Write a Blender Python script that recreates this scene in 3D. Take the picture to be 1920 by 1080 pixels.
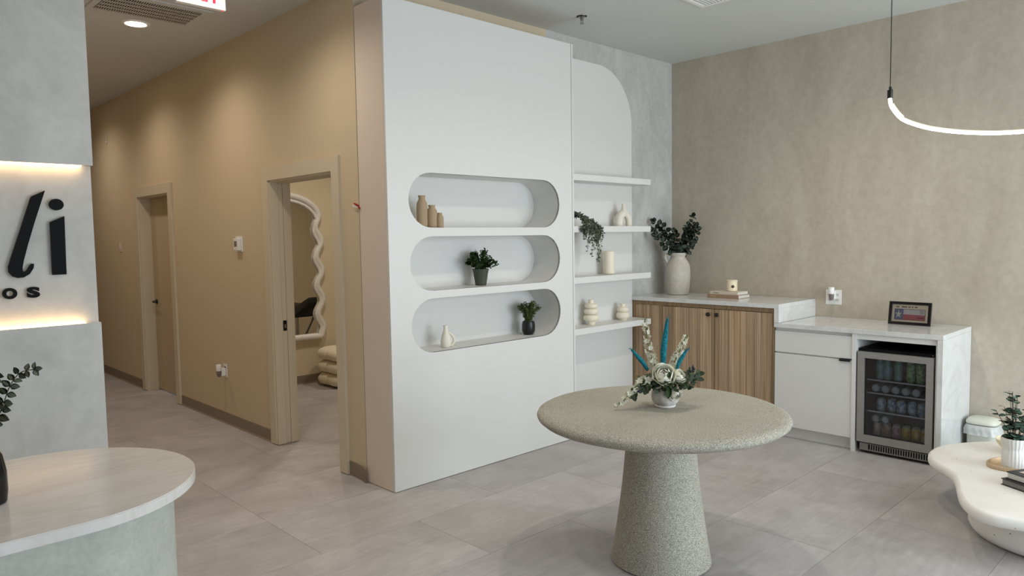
import bpy, bmesh, math, random
from mathutils import Vector, Matrix
from mathutils.geometry import tessellate_polygon
random.seed(7)
PI = math.pi
S = bpy.context.scene
COL = S.collection
for o in list(bpy.data.objects):
    bpy.data.objects.remove(o)

# ------------------------------------------------------------------ camera
cam_d = bpy.data.cameras.new('camera'); cam = bpy.data.objects.new('camera', cam_d); COL.objects.link(cam)
cam_d.sensor_fit = 'HORIZONTAL'; cam_d.sensor_width = 36.0; cam_d.lens = 1361.29 / 1920 * 36.0
cam_d.clip_start = 0.05; cam_d.clip_end = 100
_r = (0.71966870, -0.69413784, -0.01579937); _u = (0.05843820, 0.03788172, 0.99757203); _f = (0.69185399, 0.71884465, -0.06782646)
cam.matrix_world = Matrix(((_r[0], _u[0], -_f[0], -2.576945), (_r[1], _u[1], -_f[1], -3.775516), (_r[2], _u[2], -_f[2], 1.6), (0, 0, 0, 1)))
S.camera = cam
# ------------------------------------------------------------------ world, exposure, window light
S.view_settings.view_transform = 'Standard'; S.view_settings.look = 'None'
S.view_settings.exposure = 0.0; S.view_settings.gamma = 1.0; S.view_settings.use_curve_mapping = False
W = bpy.data.worlds.new('world'); S.world = W; W.use_nodes = True
W.node_tree.nodes['Background'].inputs[0].default_value = (0.80, 0.90, 1.0, 1); W.node_tree.nodes['Background'].inputs[1].default_value = 1.0
WIN_P, WIN_C = 155.0, (0.82, 0.92, 1.0)
ROOM_P, ROOM_C = 50.0, (1.0, 0.90, 0.79)
CORR_P, CORR_C = 40.0, (1.0, 0.88, 0.75)
BACK_P = 60.0
PEND_E, LED_E = 16.0, 9.0
def area(name, loc, rot, sx, sy, p, c):
    l = bpy.data.lights.new(name, 'AREA'); l.shape = 'RECTANGLE'; l.size = sx; l.size_y = sy; l.energy = p; l.color = c
    o = bpy.data.objects.new(name, l); COL.objects.link(o); o.location = loc; o.rotation_euler = rot
    return o
# daylight entering through the two panes of the shop window behind the camera
area('window_daylight', (2.0, -6.10, 1.35), (PI/2, 0, 0), 2.7, 2.3, WIN_P, WIN_C)
area('window_daylight', (-1.6, -6.10, 1.35), (PI/2, 0, 0), 2.7, 2.3, WIN_P*.30, WIN_C)

# ------------------------------------------------------------------ materials
MATS = {}
def srgb(r, g, b):
    return tuple((c/255/12.92 if c/255 <= .04045 else ((c/255+.055)/1.055)**2.4) for c in (r, g, b)) + (1.0,)
class NT:
    def __init__(s, name, rough=.5, metal=0.0, spec=.5):
        m = bpy.data.materials.new(name); m.use_nodes = True; s.m = m; s.t = m.node_tree
        s.p = s.t.nodes['Principled BSDF']; s.p.inputs['Roughness'].default_value = rough
        s.p.inputs['Metallic'].default_value = metal; s.p.inputs['Specular IOR Level'].default_value = spec
        MATS[name] = m
    def n(s, typ, **kw):
        nd = s.t.nodes.new(typ)
        for k, v in kw.items(): setattr(nd, k, v)
        return nd
    def l(s, a, b): s.t.links.new(a, b)
    def pos(s, scale=(1, 1, 1), rnd=False, obj=False):
        mp = s.n('ShaderNodeMapping'); mp.inputs['Scale'].default_value = scale
        if obj: s.l(s.n('ShaderNodeTexCoord').outputs['Object'], mp.inputs['Vector'])
        else: s.l(s.n('ShaderNodeNewGeometry').outputs['Position'], mp.inputs['Vector'])
        if rnd:
            oi = s.n('ShaderNodeObjectInfo'); mu = s.n('ShaderNodeMath', operation='MULTIPLY'); mu.inputs[1].default_value = 50
            s.l(oi.outputs['Random'], mu.inputs[0]); s.l(mu.outputs[0], mp.inputs['Location'])
        return mp.outputs['Vector']
    def noise(s, vec, scale, detail=4, rough=.6, dist=0):
        nd = s.n('ShaderNodeTexNoise'); nd.inputs['Scale'].default_value = scale; nd.inputs['Detail'].default_value = detail
        nd.inputs['Roughness'].default_value = rough; nd.inputs['Distortion'].default_value = dist
        s.l(vec, nd.inputs['Vector']); return nd.outputs['Fac']
    def ramp(s, fac, stops):
        r = s.n('ShaderNodeValToRGB'); e = r.color_ramp.elements
        e[0].position, e[0].color = stops[0][0], stops[0][1]; e[1].position, e[1].color = stops[-1][0], stops[-1][1]
        for p, c in stops[1:-1]:
            x = e.new(p); x.color = c
        s.l(fac, r.inputs[0]); return r.outputs['Color']
    def mix(s, fac, a, b, blend='MIX'):
        m = s.n('ShaderNodeMix', data_type='RGBA', blend_type=blend)
        for sock, v in ((m.inputs[0], fac), (m.inputs[6], a), (m.inputs[7], b)):
            if hasattr(v, 'node'): s.l(v, sock)
            else: sock.default_value = v
        return m.outputs[2]
    def base(s, v):
        if hasattr(v, 'node'): s.l(v, s.p.inputs['Base Color'])
        else: s.p.inputs['Base Color'].default_value = v
    def bump(s, h, strength=.2, dist=.01):
        b = s.n('ShaderNodeBump'); b.inputs['Strength'].default_value = strength; b.inputs['Distance'].default_value = dist
        s.l(h, b.inputs['Height']); s.l(b.outputs[0], s.p.inputs['Normal'])
def plain(name, c, rough=.5, metal=0.0, spec=.5, bump=None):
    k = NT(name, rough, metal, spec); k.base(c)
    if bump: k.bump(k.noise(k.pos(), bump[0], 3), bump[1], .004)
    return k.m
def mottled(name, stops, scale, rough=.7, stretch=(1, 1, 1), bump=.1, rnd=False, fine=None, spec=.3, dist=.3):
    k = NT(name, rough, 0, spec); v = k.pos(stretch, rnd)
    f = k.noise(v, scale, 6, .62, dist); c = k.ramp(f, stops)
    if fine:
        f2 = k.noise(k.pos((1, 1, 1), rnd), fine[0], 2, .5); c = k.mix(fine[1], c, k.ramp(f2, [(.35, (0, 0, 0, 1)), (.65, (1, 1, 1, 1))]), 'OVERLAY')
    k.base(c)
    if bump: k.bump(f, bump, .01)
    return k.m
def emit(name, c, e):
    k = NT(name, .4); k.base(c); k.p.inputs['Emission Color'].default_value = c; k.p.inputs['Emission Strength'].default_value = e
    return k.m

plain('white_lacquer', srgb(219, 218, 214), .42)
plain('white_side', srgb(222, 208, 194), .5)  # white with warm corridor light tinted into it, for the cabinet's corridor side
plain('white_satin', srgb(222, 221, 217), .38)
plain('ceiling_paint', srgb(205, 205, 200), .85, spec=.2)
plain('corridor_paint', srgb(207, 190, 163), .75, spec=.25, bump=(60, .04))
plain('corridor_paint_lit', srgb(222, 208, 180), .8, spec=.2)  # lighter copy of the corridor paint, the room's bright light put into the colour
plain('casing_paint', srgb(210, 197, 174), .4)
plain('door_paint', srgb(190, 172, 144), .5)
plain('taupe_vinyl', srgb(136, 122, 105), .5)
plain('black_metal', srgb(16, 16, 17), .4)
plain('black_satin', srgb(8, 8, 9), .6, spec=.15)
plain('black_gloss', srgb(8, 8, 9), .18)
plain('dark_gap', srgb(22, 18, 15), .9)
plain('white_plastic', srgb(236, 234, 230), .4)
plain('grey_plastic', srgb(120, 118, 112), .4)
plain('outlet_hole', srgb(60, 56, 52), .6)
plain('clear_grey', srgb(120, 106, 102), .2)
plain('red_plastic', srgb(165, 22, 30), .4)
plain('brass_pin', srgb(150, 130, 90), .35, .8)
plain('cream_ceramic', srgb(235, 226, 205), .55, bump=(120, .06))
plain('ivory_ceramic', srgb(229, 222, 206), .6, bump=(90, .05))
plain('sand_ceramic', srgb(172, 150, 122), .8, spec=.15, bump=(140, .08))
plain('white_ceramic', srgb(233, 231, 227), .5)
plain('candle_cream', srgb(236, 222, 190), .55)
plain('candle_mark', srgb(70, 52, 34), .6)
plain('page_white', srgb(226, 222, 214), .8)
plain('book_ivory', srgb(212, 200, 180), .6)
plain('book_tan', srgb(158, 130, 104), .6)
plain('book_black', srgb(34, 32, 34), .45)
plain('book_print', srgb(196, 184, 170), .5)
plain('print_tan', srgb(205, 178, 140), .6)
plain('ink_dark', srgb(66, 60, 54), .8)
plain('mat_cream', srgb(246, 232, 212), .8)
plain('flag_blue', srgb(116, 124, 158), .7)
plain('flag_white', srgb(222, 216, 220), .7)
plain('flag_red', srgb(196, 104, 112), .7)
plain('star_white', srgb(214, 214, 216), .7)
plain('exit_white', srgb(240, 236, 234), .5)
emit('exit_red', srgb(236, 20, 60), .8)
plain('vent_grey', srgb(188, 180, 168), .6)
plain('vent_dark', srgb(48, 42, 36), .8)
plain('brushed_nickel', srgb(150, 146, 140), .35, .9)
plain('chrome', srgb(200, 200, 204), .18, 1.0)
plain('can_aluminium', srgb(214, 215, 218), .32, .35)
plain('fridge_black', srgb(7, 7, 8), .6, spec=.2)
plain('fridge_liner', srgb(74, 77, 82), .6)
plain('soil', srgb(46, 36, 28), .95)
plain('pot_green', srgb(64, 70, 56), .6)
plain('pot_black', srgb(14, 14, 15), .35)
plain('stem_brown', srgb(70, 62, 46), .8)
plain('stem_green', srgb(98, 116, 66), .7)
plain('mirror_glass', srgb(236, 234, 230), .02, 1.0)
plain('pad_black', srgb(18, 18, 20), .5)
plain('bin_cream', srgb(222, 222, 206), .45)
plain('bin_body', srgb(206, 207, 194), .5)
plain('window_frame_black', srgb(28, 28, 30), .4)
emit('lamp_lens', (1.0, .93, .82, 1), 14.0)
emit('lamp_lens_warm', (1.0, .88, .70, 1), 14.0)
emit('pendant_glow', (1.0, .95, .88, 1), PEND_E)
emit('led_warm', (1.0, .62, .28, 1), LED_E)

mottled('plaster_grey', [(.25, srgb(186, 185, 181)), (.5, srgb(198, 197, 193)), (.75, srgb(209, 208, 204))], 2.6, .75, bump=.04, fine=(24, .03), dist=.8)
mottled('plaster_arch', [(.25, srgb(174, 173, 168)), (.5, srgb(188, 187, 182)), (.75, srgb(202, 201, 196))], 4.5, .8, stretch=(1, 1, .45), bump=.04, fine=(30, .04), dist=.8)
mottled('plaster_beige', [(.25, srgb(178, 167, 149)), (.5, srgb(188, 178, 161)), (.75, srgb(197, 188, 172))], 3.2, .75, stretch=(1, 1, .30), bump=.04, fine=(22, .05), dist=.6)
mottled('desk_plaster', [(.25, srgb(172, 175, 166)), (.55, srgb(181, 184, 175)), (.8, srgb(190, 193, 185))], 9, .7, bump=.03, fine=(60, .05))
mottled('fabric_cream', [(.3, srgb(226, 214, 192)), (.7, srgb(240, 230, 210))], 60, .95, bump=.3, spec=.1)
mottled('stoneware', [(.3, srgb(186, 179, 166)), (.5, srgb(195, 188, 175)), (.75, srgb(204, 198, 186))], 9, .75, stretch=(1, 1, 1), bump=.06, fine=(50, .05))
mottled('grass_teal', [(.3, srgb(14, 78, 92)), (.7, srgb(48, 138, 152))], 120, .9, bump=.5, spec=.1)
mottled('petal_white', [(.3, srgb(228, 226, 206)), (.7, srgb(246, 245, 234))], 40, .7, bump=0)
mottled('bowl_washed', [(.35, srgb(168, 162, 156)), (.6, srgb(212, 208, 202))], 18, .7, stretch=(1, 1, .3), bump=.1)
mottled('tray_wood', [(.3, srgb(190, 160, 128)), (.7, srgb(214, 188, 156))], 9, .5, stretch=(1, 5, 1), bump=.05)
# quartz / marble
def marble(name, c0, c1, vein, rough, sx=(1, 1, 1)):
    k = NT(name, rough, 0, .5); v = k.pos(sx)
    f = k.noise(v, 2.2, 7, .62, 1.6); c = k.ramp(f, [(.3, c0), (.55, c1), (.8, c0)])
    f2 = k.noise(k.pos((sx[0]*.7, sx[1]*3.2, sx[2]*1)), 3.0, 6, .6, .9); c = k.mix(k.ramp(f2, [(.44, (0, 0, 0, 1)), (.5, (.22, .22, .22, 1)), (.56, (0, 0, 0, 1))]), c, vein)
    k.base(c)
marble('quartz', srgb(210, 210, 207), srgb(222, 222, 220), srgb(180, 180, 178), .16)
marble('desk_marble', srgb(206, 201, 196), srgb(216, 213, 209), srgb(184, 177, 170), .18, (.8, 1.6, 1))
# speckled stone of the round table
k = NT('speckled_stone', .75, 0, .3); v = k.pos()
f = k.noise(v, 330, 2, .6); c = k.ramp(f, [(.34, srgb(88, 84, 74)), (.44, srgb(150, 146, 132)), (.56, srgb(174, 170, 157)), (.66, srgb(222, 220, 212))])
k.base(k.mix(.12, c, k.ramp(k.noise(v, 3, 4), [(.35, (.25, .25, .22, 1)), (.65, (.8, .78, .7, 1))]), 'OVERLAY')); k.bump(f, .25, .002)
# pale plaster with pits for the coffee table
k = NT('pitted_plaster', .6, 0, .3); v = k.pos()
vo = k.n('ShaderNodeTexVoronoi'); vo.inputs['Scale'].default_value = 26; k.l(v, vo.inputs['Vector'])
c = k.ramp(k.noise(v, 6, 5), [(.3, srgb(240, 236, 229)), (.7, srgb(248, 245, 239))])
sp = k.ramp(vo.outputs['Distance'], [(.06, (1, 1, 1, 1)), (.12, (0, 0, 0, 1))])
sel = k.ramp(k.noise(v, 14, 2), [(.53, (0, 0, 0, 1)), (.57, (1, 1, 1, 1))])
k.base(k.mix(k.mix(1.0, sp, sel, 'MULTIPLY'), c, srgb(120, 112, 102)))
# porcelain floor tile: cloudy cement, every tile its own tone and pattern
k = NT('cement_tile', .42, 0, .4); v = k.pos((1, 1, 1), True)
f = k.noise(v, 1.7, 8, .66, .8); c = k.ramp(f, [(.26, srgb(160, 154, 152)), (.5, srgb(178, 173, 171)), (.74, srgb(194, 190, 188))])
f2 = k.noise(k.pos((1, 7, 1), True), 5, 5, .6); c = k.mix(.16, c, k.ramp(f2, [(.3, (.2, .2, .2, 1)), (.7, (.8, .8, .8, 1))]), 'OVERLAY')
oi = k.n('ShaderNodeObjectInfo'); hv = k.n('ShaderNodeHueSaturation')
mr = k.n('ShaderNodeMapRange'); mr.inputs[3].default_value = .97; mr.inputs[4].default_value = 1.03
k.l(oi.outputs['Random'], mr.inputs[0]); k.l(mr.outputs[0], hv.inputs['Value']); k.l(c, hv.inputs['Color']); k.base(hv.outputs[0])
rr = k.ramp(f2, [(.3, (.36, .36, .36, 1)), (.7, (.5, .5, .5, 1))]); k.l(rr, k.p.inputs['Roughness']); k.bump(f2, .03, .003)
plain('grout', srgb(158, 151, 146), .9)
# slatted oak
def wood(name, dk, md, lt, rnd=True):
    k = NT(name, .55, 0, .3); v = k.pos((9, 26, .55), rnd)
    f = k.noise(v, 1.6, 6, .65, .4); c = k.ramp(f, [(.3, dk), (.5, md), (.68, lt)])
    f2 = k.noise(k.pos((40, 170, 1.2), rnd), 1.0, 3, .5); c = k.mix(.35, c, k.ramp(f2, [(.35, (.28, .28, .28, 1)), (.6, (.62, .62, .62, 1))]), 'OVERLAY')
    if rnd:
        oi = k.n('ShaderNodeObjectInfo'); hv = k.n('ShaderNodeHueSaturation'); mr = k.n('ShaderNodeMapRange'); mr.inputs[3].default_value = .82; mr.inputs[4].default_value = 1.1
        k.l(oi.outputs['Random'], mr.inputs[0]); k.l(mr.outputs[0], hv.inputs['Value']); k.l(c, hv.inputs['Color']); c = hv.outputs[0]
    k.base(c); k.bump(f2, .15, .003)
wood('oak_slat', srgb(140, 114, 86), srgb(180, 152, 122), srgb(198, 172, 142))
wood('oak_frame', srgb(116, 94, 68), srgb(140, 116, 86), srgb(154, 130, 100), False)
# brushed steel
k = NT('brushed_steel', .5, .55, .5); k.base(k.ramp(k.noise(k.pos((1, 2, 120)), 4, 3), [(.3, srgb(150, 147, 143)), (.7, srgb(170, 167, 163))]))
# leaves
def leafmat(name, a, b, rough=.6):
    k = NT(name, rough, 0, .3); oi = k.n('ShaderNodeObjectInfo'); g = k.noise(k.pos(), 30, 2)
    ad = k.n('ShaderNodeMath', operation='ADD'); k.l(oi.outputs['Random'], ad.inputs[0]); k.l(g, ad.inputs[1])
    ml = k.n('ShaderNodeMath', operation='MULTIPLY'); ml.inputs[1].default_value = .55; k.l(ad.outputs[0], ml.inputs[0])
    k.base(k.ramp(ml.outputs[0], [(.15, a), (.85, b)]))
leafmat('leaf_dark', srgb(44, 56, 48), srgb(84, 98, 84))
leafmat('leaf_mid', srgb(76, 90, 72), srgb(134, 146, 116))
leafmat('leaf_euca', srgb(62, 88, 74), srgb(112, 142, 122))
leafmat('leaf_green', srgb(34, 56, 28), srgb(92, 124, 62))
leafmat('leaf_grey', srgb(86, 98, 82), srgb(142, 152, 130))
leafmat('leaf_lime', srgb(62, 84, 44), srgb(140, 156, 92))
leafmat('leaf_desk', srgb(84, 92, 78), srgb(124, 132, 112))
plain('berry_blue', srgb(58, 62, 74), .5)
# glass
def glass(name, tint, mixf, rough=.0):
    m = bpy.data.materials.new(name); m.use_nodes = True; t = m.node_tree; t.nodes.clear()
    o = t.nodes.new('ShaderNodeOutputMaterial'); tr = t.nodes.new('ShaderNodeBsdfTransparent'); tr.inputs[0].default_value = tint
    gl = t.nodes.new('ShaderNodeBsdfGlossy'); gl.inputs['Roughness'].default_value = rough
    fr = t.nodes.new('ShaderNodeFresnel'); fr.inputs[0].default_value = 1.45
    ad = t.nodes.new('ShaderNodeMath'); ad.operation = 'ADD'; ad.inputs[1].default_value = mixf
    mx = t.nodes.new('ShaderNodeMixShader'); t.links.new(fr.outputs[0], ad.inputs[0]); t.links.new(ad.outputs[0], mx.inputs[0])
    t.links.new(tr.outputs[0], mx.inputs[1]); t.links.new(gl.outputs[0], mx.inputs[2]); t.links.new(mx.outputs[0], o.inputs[0]); MATS[name] = m
glass('fridge_glass', (.78, .81, .84, 1), .01)
glass('window_glass', (.95, .97, .97, 1), .0)
glass('picture_glass', (.97, .97, .97, 1), .0)
glass('shelf_glass', (.8, .86, .86, 1), .05)
m = bpy.data.materials.new('plastic_film'); m.use_nodes = True; MATS['plastic_film'] = m
p = m.node_tree.nodes['Principled BSDF']; p.inputs['Base Color'].default_value = (.92, .93, .93, 1); p.inputs['Roughness'].default_value = .25; p.inputs['Alpha'].default_value = .5

# ------------------------------------------------------------------ mesh helpers
def BM(): return bmesh.new()
def box(bm, x0, x1, y0, y1, z0, z1, bev=0.0):
    t = bmesh.new()
    vs = [t.verts.new((x, y, z)) for x in (x0, x1) for y in (y0, y1) for z in (z0, z1)]
    for q in ((0, 1, 3, 2), (4, 6, 7, 5), (0, 4, 5, 1), (2, 3, 7, 6), (0, 2, 6, 4), (1, 5, 7, 3)): t.faces.new([vs[i] for i in q])
    bmesh.ops.recalc_face_normals(t, faces=t.faces)
    if bev: bmesh.ops.bevel(t, geom=list(t.edges), offset=bev, segments=2, affect='EDGES', profile=.6)
    add(bm, t); return bm
def add(bm, t, M=None):
    if M: bmesh.ops.transform(t, matrix=M, verts=t.verts)
    me = bpy.data.meshes.new('tmp'); t.to_mesh(me); t.free(); bm.from_mesh(me); bpy.data.meshes.remove(me)
def lathe(bm, prof, seg=32, mod=None, cx=0, cy=0, cap=True):
    rings = []
    for r, z in prof:
        rings.append([bm.verts.new((cx + r*(mod(2*PI*i/seg, z) if mod else 1)*math.cos(2*PI*i/seg), cy + r*(mod(2*PI*i/seg, z) if mod else 1)*math.sin(2*PI*i/seg), z)) for i in range(seg)])
    for a, b in zip(rings, rings[1:]):
        for i in range(seg): bm.faces.new((a[i], a[(i+1) % seg], b[(i+1) % seg], b[i]))
    if cap:
        bm.faces.new(rings[0][::-1]); bm.faces.new(rings[-1])
    return bm
def tube(bm, pts, r, seg=8, cap=True):
    pts = [Vector(p) for p in pts]; n = len(pts); rs = r if isinstance(r, (list, tuple)) else [r]*n
    rings = []; up = None
    for i, p in enumerate(pts):
        t = (pts[min(i+1, n-1)] - pts[max(i-1, 0)]).normalized()
        if up is None: up = t.orthogonal().normalized()
        up = (up - t*up.dot(t)).normalized(); s = t.cross(up)
        rings.append([bm.verts.new(p + (up*math.cos(2*PI*j/seg) + s*math.sin(2*PI*j/seg))*rs[i]) for j in range(seg)])
    for a, b in zip(rings, rings[1:]):
        for j in range(seg): bm.faces.new((a[j], a[(j+1) % seg], b[(j+1) % seg], b[j]))
    if cap: bm.faces.new(rings[0][::-1]); bm.faces.new(rings[-1])
    return bm
def prism(bm, poly, h0, h1, axis='z', holes=()):
    """extrude a polygon with holes; poly in (a,b), depth along axis"""
    def P(a, b, h): return {'z': (a, b, h), 'y': (a, h, b), 'x': (h, a, b)}[axis]
    loops = [list(poly)] + [list(h) for h in holes]
    t = bmesh.new(); V0 = []; V1 = []
    for lp in loops:
        V0 += [t.verts.new(P(a, b, h0)) for a, b in lp]; V1 += [t.verts.new(P(a, b, h1)) for a, b in lp]
    for tri in tessellate_polygon([[Vector((a, b, 0)) for a, b in lp] for lp in loops]):
        t.faces.new([V0[i] for i in tri]); t.faces.new([V1[i] for i in reversed(tri)])
    k = 0
    for lp in loops:
        n = len(lp)
        for i in range(n): t.faces.new((V0[k+i], V0[k+(i+1) % n], V1[k+(i+1) % n], V1[k+i]))
        k += n
    bmesh.ops.recalc_face_normals(t, faces=t.faces); add(bm, t); return bm
def blob(bm, c, r, seg=12, rings=8, M=None):
    t = bmesh.new(); bmesh.ops.create_uvsphere(t, u_segments=seg, v_segments=rings, radius=1.0)
    rr = (r, r, r) if not isinstance(r, (tuple, list)) else r
    A = Matrix.Translation(c) @ (M if M else Matrix.Identity(4)) @ Matrix.Diagonal((*rr, 1)); add(bm, t, A); return bm
def spline(pts, n=8, closed=True):
    out = []; N = len(pts)
    for i in range(N if closed else N-1):
        p = [Vector(pts[(i+k-1) % N]) if closed else Vector(pts[min(max(i+k-1, 0), N-1)]) for k in range(4)]
        for j in range(n):
            u = j/n
            out.append(.5*((2*p[1]) + (-p[0]+p[2])*u + (2*p[0]-5*p[1]+4*p[2]-p[3])*u*u + (-p[0]+3*p[1]-3*p[2]+p[3])*u**3))
    if not closed: out.append(Vector(pts[-1]))
    return out
def link(name, me, m, parent=None):
    o = bpy.data.objects.new(name, me); COL.objects.link(o)
    if m and not me.materials: me.materials.append(MATS[m])
    if parent: o.parent = parent
    return o
def root_loc(o):
    while o.parent: o = o.parent
    return o.location
def obj(name, bm, m, parent=None, smooth=None, world=False):
    """link a bmesh as one object; with world=True the coordinates are world ones and are moved into the parent's frame"""
    if world and parent: bmesh.ops.translate(bm, vec=-Vector(root_loc(parent)), verts=bm.verts)
    me = bpy.data.meshes.new(name); bm.to_mesh(me); bm.free()
    if smooth:
        for p in me.polygons: p.use_smooth = True
        me.set_sharp_from_angle(angle=math.radians(smooth))
    return link(name, me, m, parent)
def tag(o, label, cat, group=None, kind=None):
    o['label'] = label; o['category'] = cat
    if group: o['group'] = group
    if kind: o['kind'] = kind
    return o
def thing(name, label, cat, loc=(0, 0, 0), rz=0, group=None):
    o = bpy.data.objects.new(name, None); COL.objects.link(o); o.location = loc; o.rotation_euler = (0, 0, rz); o.empty_display_size = .05
    return tag(o, label, cat, group)
def struct(name, bm, m, label, smooth=None, cat=None):
    o = obj(name, bm, m, None, smooth); o['kind'] = 'structure'; o['label'] = label; o['category'] = cat or name.split('_')[0]
    return o
def bxs(*bs):
    bm = BM()
    for b in bs: box(bm, *b)
    return bm
def spot(parent, loc, p, c, ang=130, blend=.7, r=.05):
    l = bpy.data.lights.new('downlight_beam', 'SPOT'); l.energy = p; l.color = c; l.spot_size = math.radians(ang); l.spot_blend = blend; l.shadow_soft_size = r
    o = bpy.data.objects.new('downlight_beam', l); COL.objects.link(o); o.parent = parent; o.location = loc
    return o

# ================================================================== STRUCTURE
ZC = 3.26
XB, YA = 3.518, 0.281
YE, YW = 8.6, -6.2
floor = struct('floor', bxs((-5, 4.6, YW, YE, -.12, -.0025)), 'grout', 'cement look floor of large rectangular tiles', cat='floor')
# tiles 1.22 x 0.615 m, laid in staggered rows
TW, TH, G = 1.22, .6165, .0009
rows0 = -.47
offs = {0: -.78, 1: -.78, 2: -.78, -1: -.17, -2: .434, -3: 1.04, -4: .43, -5: -.17}
tile_me = {}
k0 = int(math.floor((YW - rows0)/TH)); k1 = int(math.ceil((YE - rows0)/TH))
for kk in range(k0, k1):
    ya, yb = max(YW, rows0 + kk*TH), min(YE, rows0 + (kk+1)*TH)
    if yb - ya < .02: continue
    off = offs.get(kk, -.78 + .61*(kk % 2))
    xr = 4.6 if True else 0
    i0 = int(math.floor((-5 - off)/TW))
    for i in range(i0, i0 + 10):
        xa, xb = max(-5, off + i*TW), min(xr, off + (i+1)*TW)
        if xb - xa < .02: continue
        if yb > .9 and xb < -1.5: continue
        key = (round(xb-xa, 3), round(yb-ya, 3))
        if key not in tile_me:
            bm = box(BM(), G, xb-xa-G, G, yb-ya-G, -.012, 0); me = bpy.data.meshes.new('tile'); bm.to_mesh(me); bm.free(); me.materials.append(MATS['cement_tile']); tile_me[key] = me
        t = bpy.data.objects.new('tile', tile_me[key]); COL.objects.link(t); t.parent = floor; t.location = (xa, ya, 0)
struct('ceiling', bxs((-5, 4.6, YW, YE, ZC, ZC+.1)), 'ceiling_paint', 'plain white painted ceiling')
# corridor wall with two door openings
D1 = (.635, 1.584, 2.075); D2 = (3.77, 4.70, 2.106)
struct('wall_corridor', bxs((0, .15, .323, D1[0], 0, ZC), (0, .15, D1[0], D1[1], D1[2], ZC), (0, .15, D1[1], D2[0], 0, ZC), (0, .15, D2[0], D2[1], D2[2], ZC), (0, .15, D2[1], YE, 0, ZC)), 'corridor_paint', 'long beige corridor wall with two doorways')
struct('wall_back', bxs((.151, 1.745, YA, .43, 0, ZC)), 'corridor_paint', 'beige wall strip above the white niche cabinet')
struct('wall_arch', bxs((1.745, XB, YA, .43, 0, ZC)), 'plaster_arch', 'grey limewashed wall behind the floating shelves')
struct('wall_right', bxs((XB, 3.67, YW, .43, 0, ZC)), 'plaster_beige', 'beige limewashed wall above the counters')
struct('wall_left', bxs((-5.0, -4.85, YW, .64, 0, ZC)), 'plaster_grey', 'grey wall of the reception side')
# reception sign wall: lower block, recessed band, upper block
XS = -1.452
ws = struct('wall_sign', bxs((-5, XS, .70, .82, 0, ZC)), 'plaster_grey', 'grey plaster reception wall with a backlit recessed band')
obj('lower_block', bxs((-5, XS, .65, .70, 0, 1.178)), 'plaster_grey', ws); obj('upper_block', bxs((-5, XS, .65, .70, 2.03, ZC)), 'plaster_grey', ws)
struct('wall_corridor_left', bxs((-1.60, XS, .82, YE, 0, ZC)), 'corridor_paint', 'far side wall of the corridor')
struct('wall_corridor_end', bxs((-1.60, .15, YE-.1, YE, 0, ZC)), 'corridor_paint', 'end wall of the corridor')
# treatment room behind the pocket door
struct('wall_room_far', bxs((.15, 4.6, 3.70, 3.82, 0, ZC)), 'corridor_paint_lit', 'cream wall of the side room behind the mirror')
struct('wall_room_near', bxs((.151, 4.5, .4305, .45, 0, ZC)), 'corridor_paint_lit', 'cream near wall of the side room')
struct('wall_room_right', bxs((4.5, 4.6, .43, 3.70, 0, ZC)), 'corridor_paint_lit', 'cream side wall of the side room')
# shop window wall behind the camera
struct('wall_front', bxs((-4.85, -3.0, YW, YW+.1, 0, ZC), (-.2, .6, YW, YW+.1, 0, ZC), (3.4, XB, YW, YW+.1, 0, ZC), (-3.0, -.2, YW, YW+.1, 2.55, ZC), (.6, 3.4, YW, YW+.1, 2.55, ZC), (-3.0, -.2, YW, YW+.1, 0, .12), (.6, 3.4, YW, YW+.1, 0, .12)), 'plaster_grey', 'shop front wall with two large windows')
for n, (xa, xb) in enumerate(((-3.0, -.2), (.6, 3.4))):
    w = struct(f'window_{n+1}', bxs((xa, xb, YW+.02, YW+.08, .12, .17), (xa, xb, YW+.02, YW+.08, 2.50, 2.55), (xa, xa+.05, YW+.02, YW+.08, .17, 2.5), (xb-.05, xb, YW+.02, YW+.08, .17, 2.5), ((xa+xb)/2-.025, (xa+xb)/2+.025, YW+.02, YW+.08, .17, 2.5)), 'window_frame_black', f'large shop window {"beside the sign wall" if n == 0 else "facing the counters"}', cat='window')
    for a, b in ((xa+.05, (xa+xb)/2-.025), ((xa+xb)/2+.025, xb-.05)): obj('pane', bxs((a, b, YW+.045, YW+.053, .17, 2.5)), 'window_glass', w)

# ---- baseboards (vinyl cove base)
def baseboard(name, y0, y1, x=0, label=''):
    bm = BM(); prism(bm, [(x, .1), (x-.004, .1), (x-.004, .012), (x-.014, 0), (x, 0)], y0, y1, 'y')
    return struct(name, bm, 'taupe_vinyl', label, cat='baseboard')
baseboard('baseboard_corridor', 1.665, 3.665, 0, 'taupe vinyl base between the two corridor doors')
baseboard('baseboard_far', 4.80, YE-.1, 0, 'taupe vinyl base beyond the far corridor door')
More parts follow.
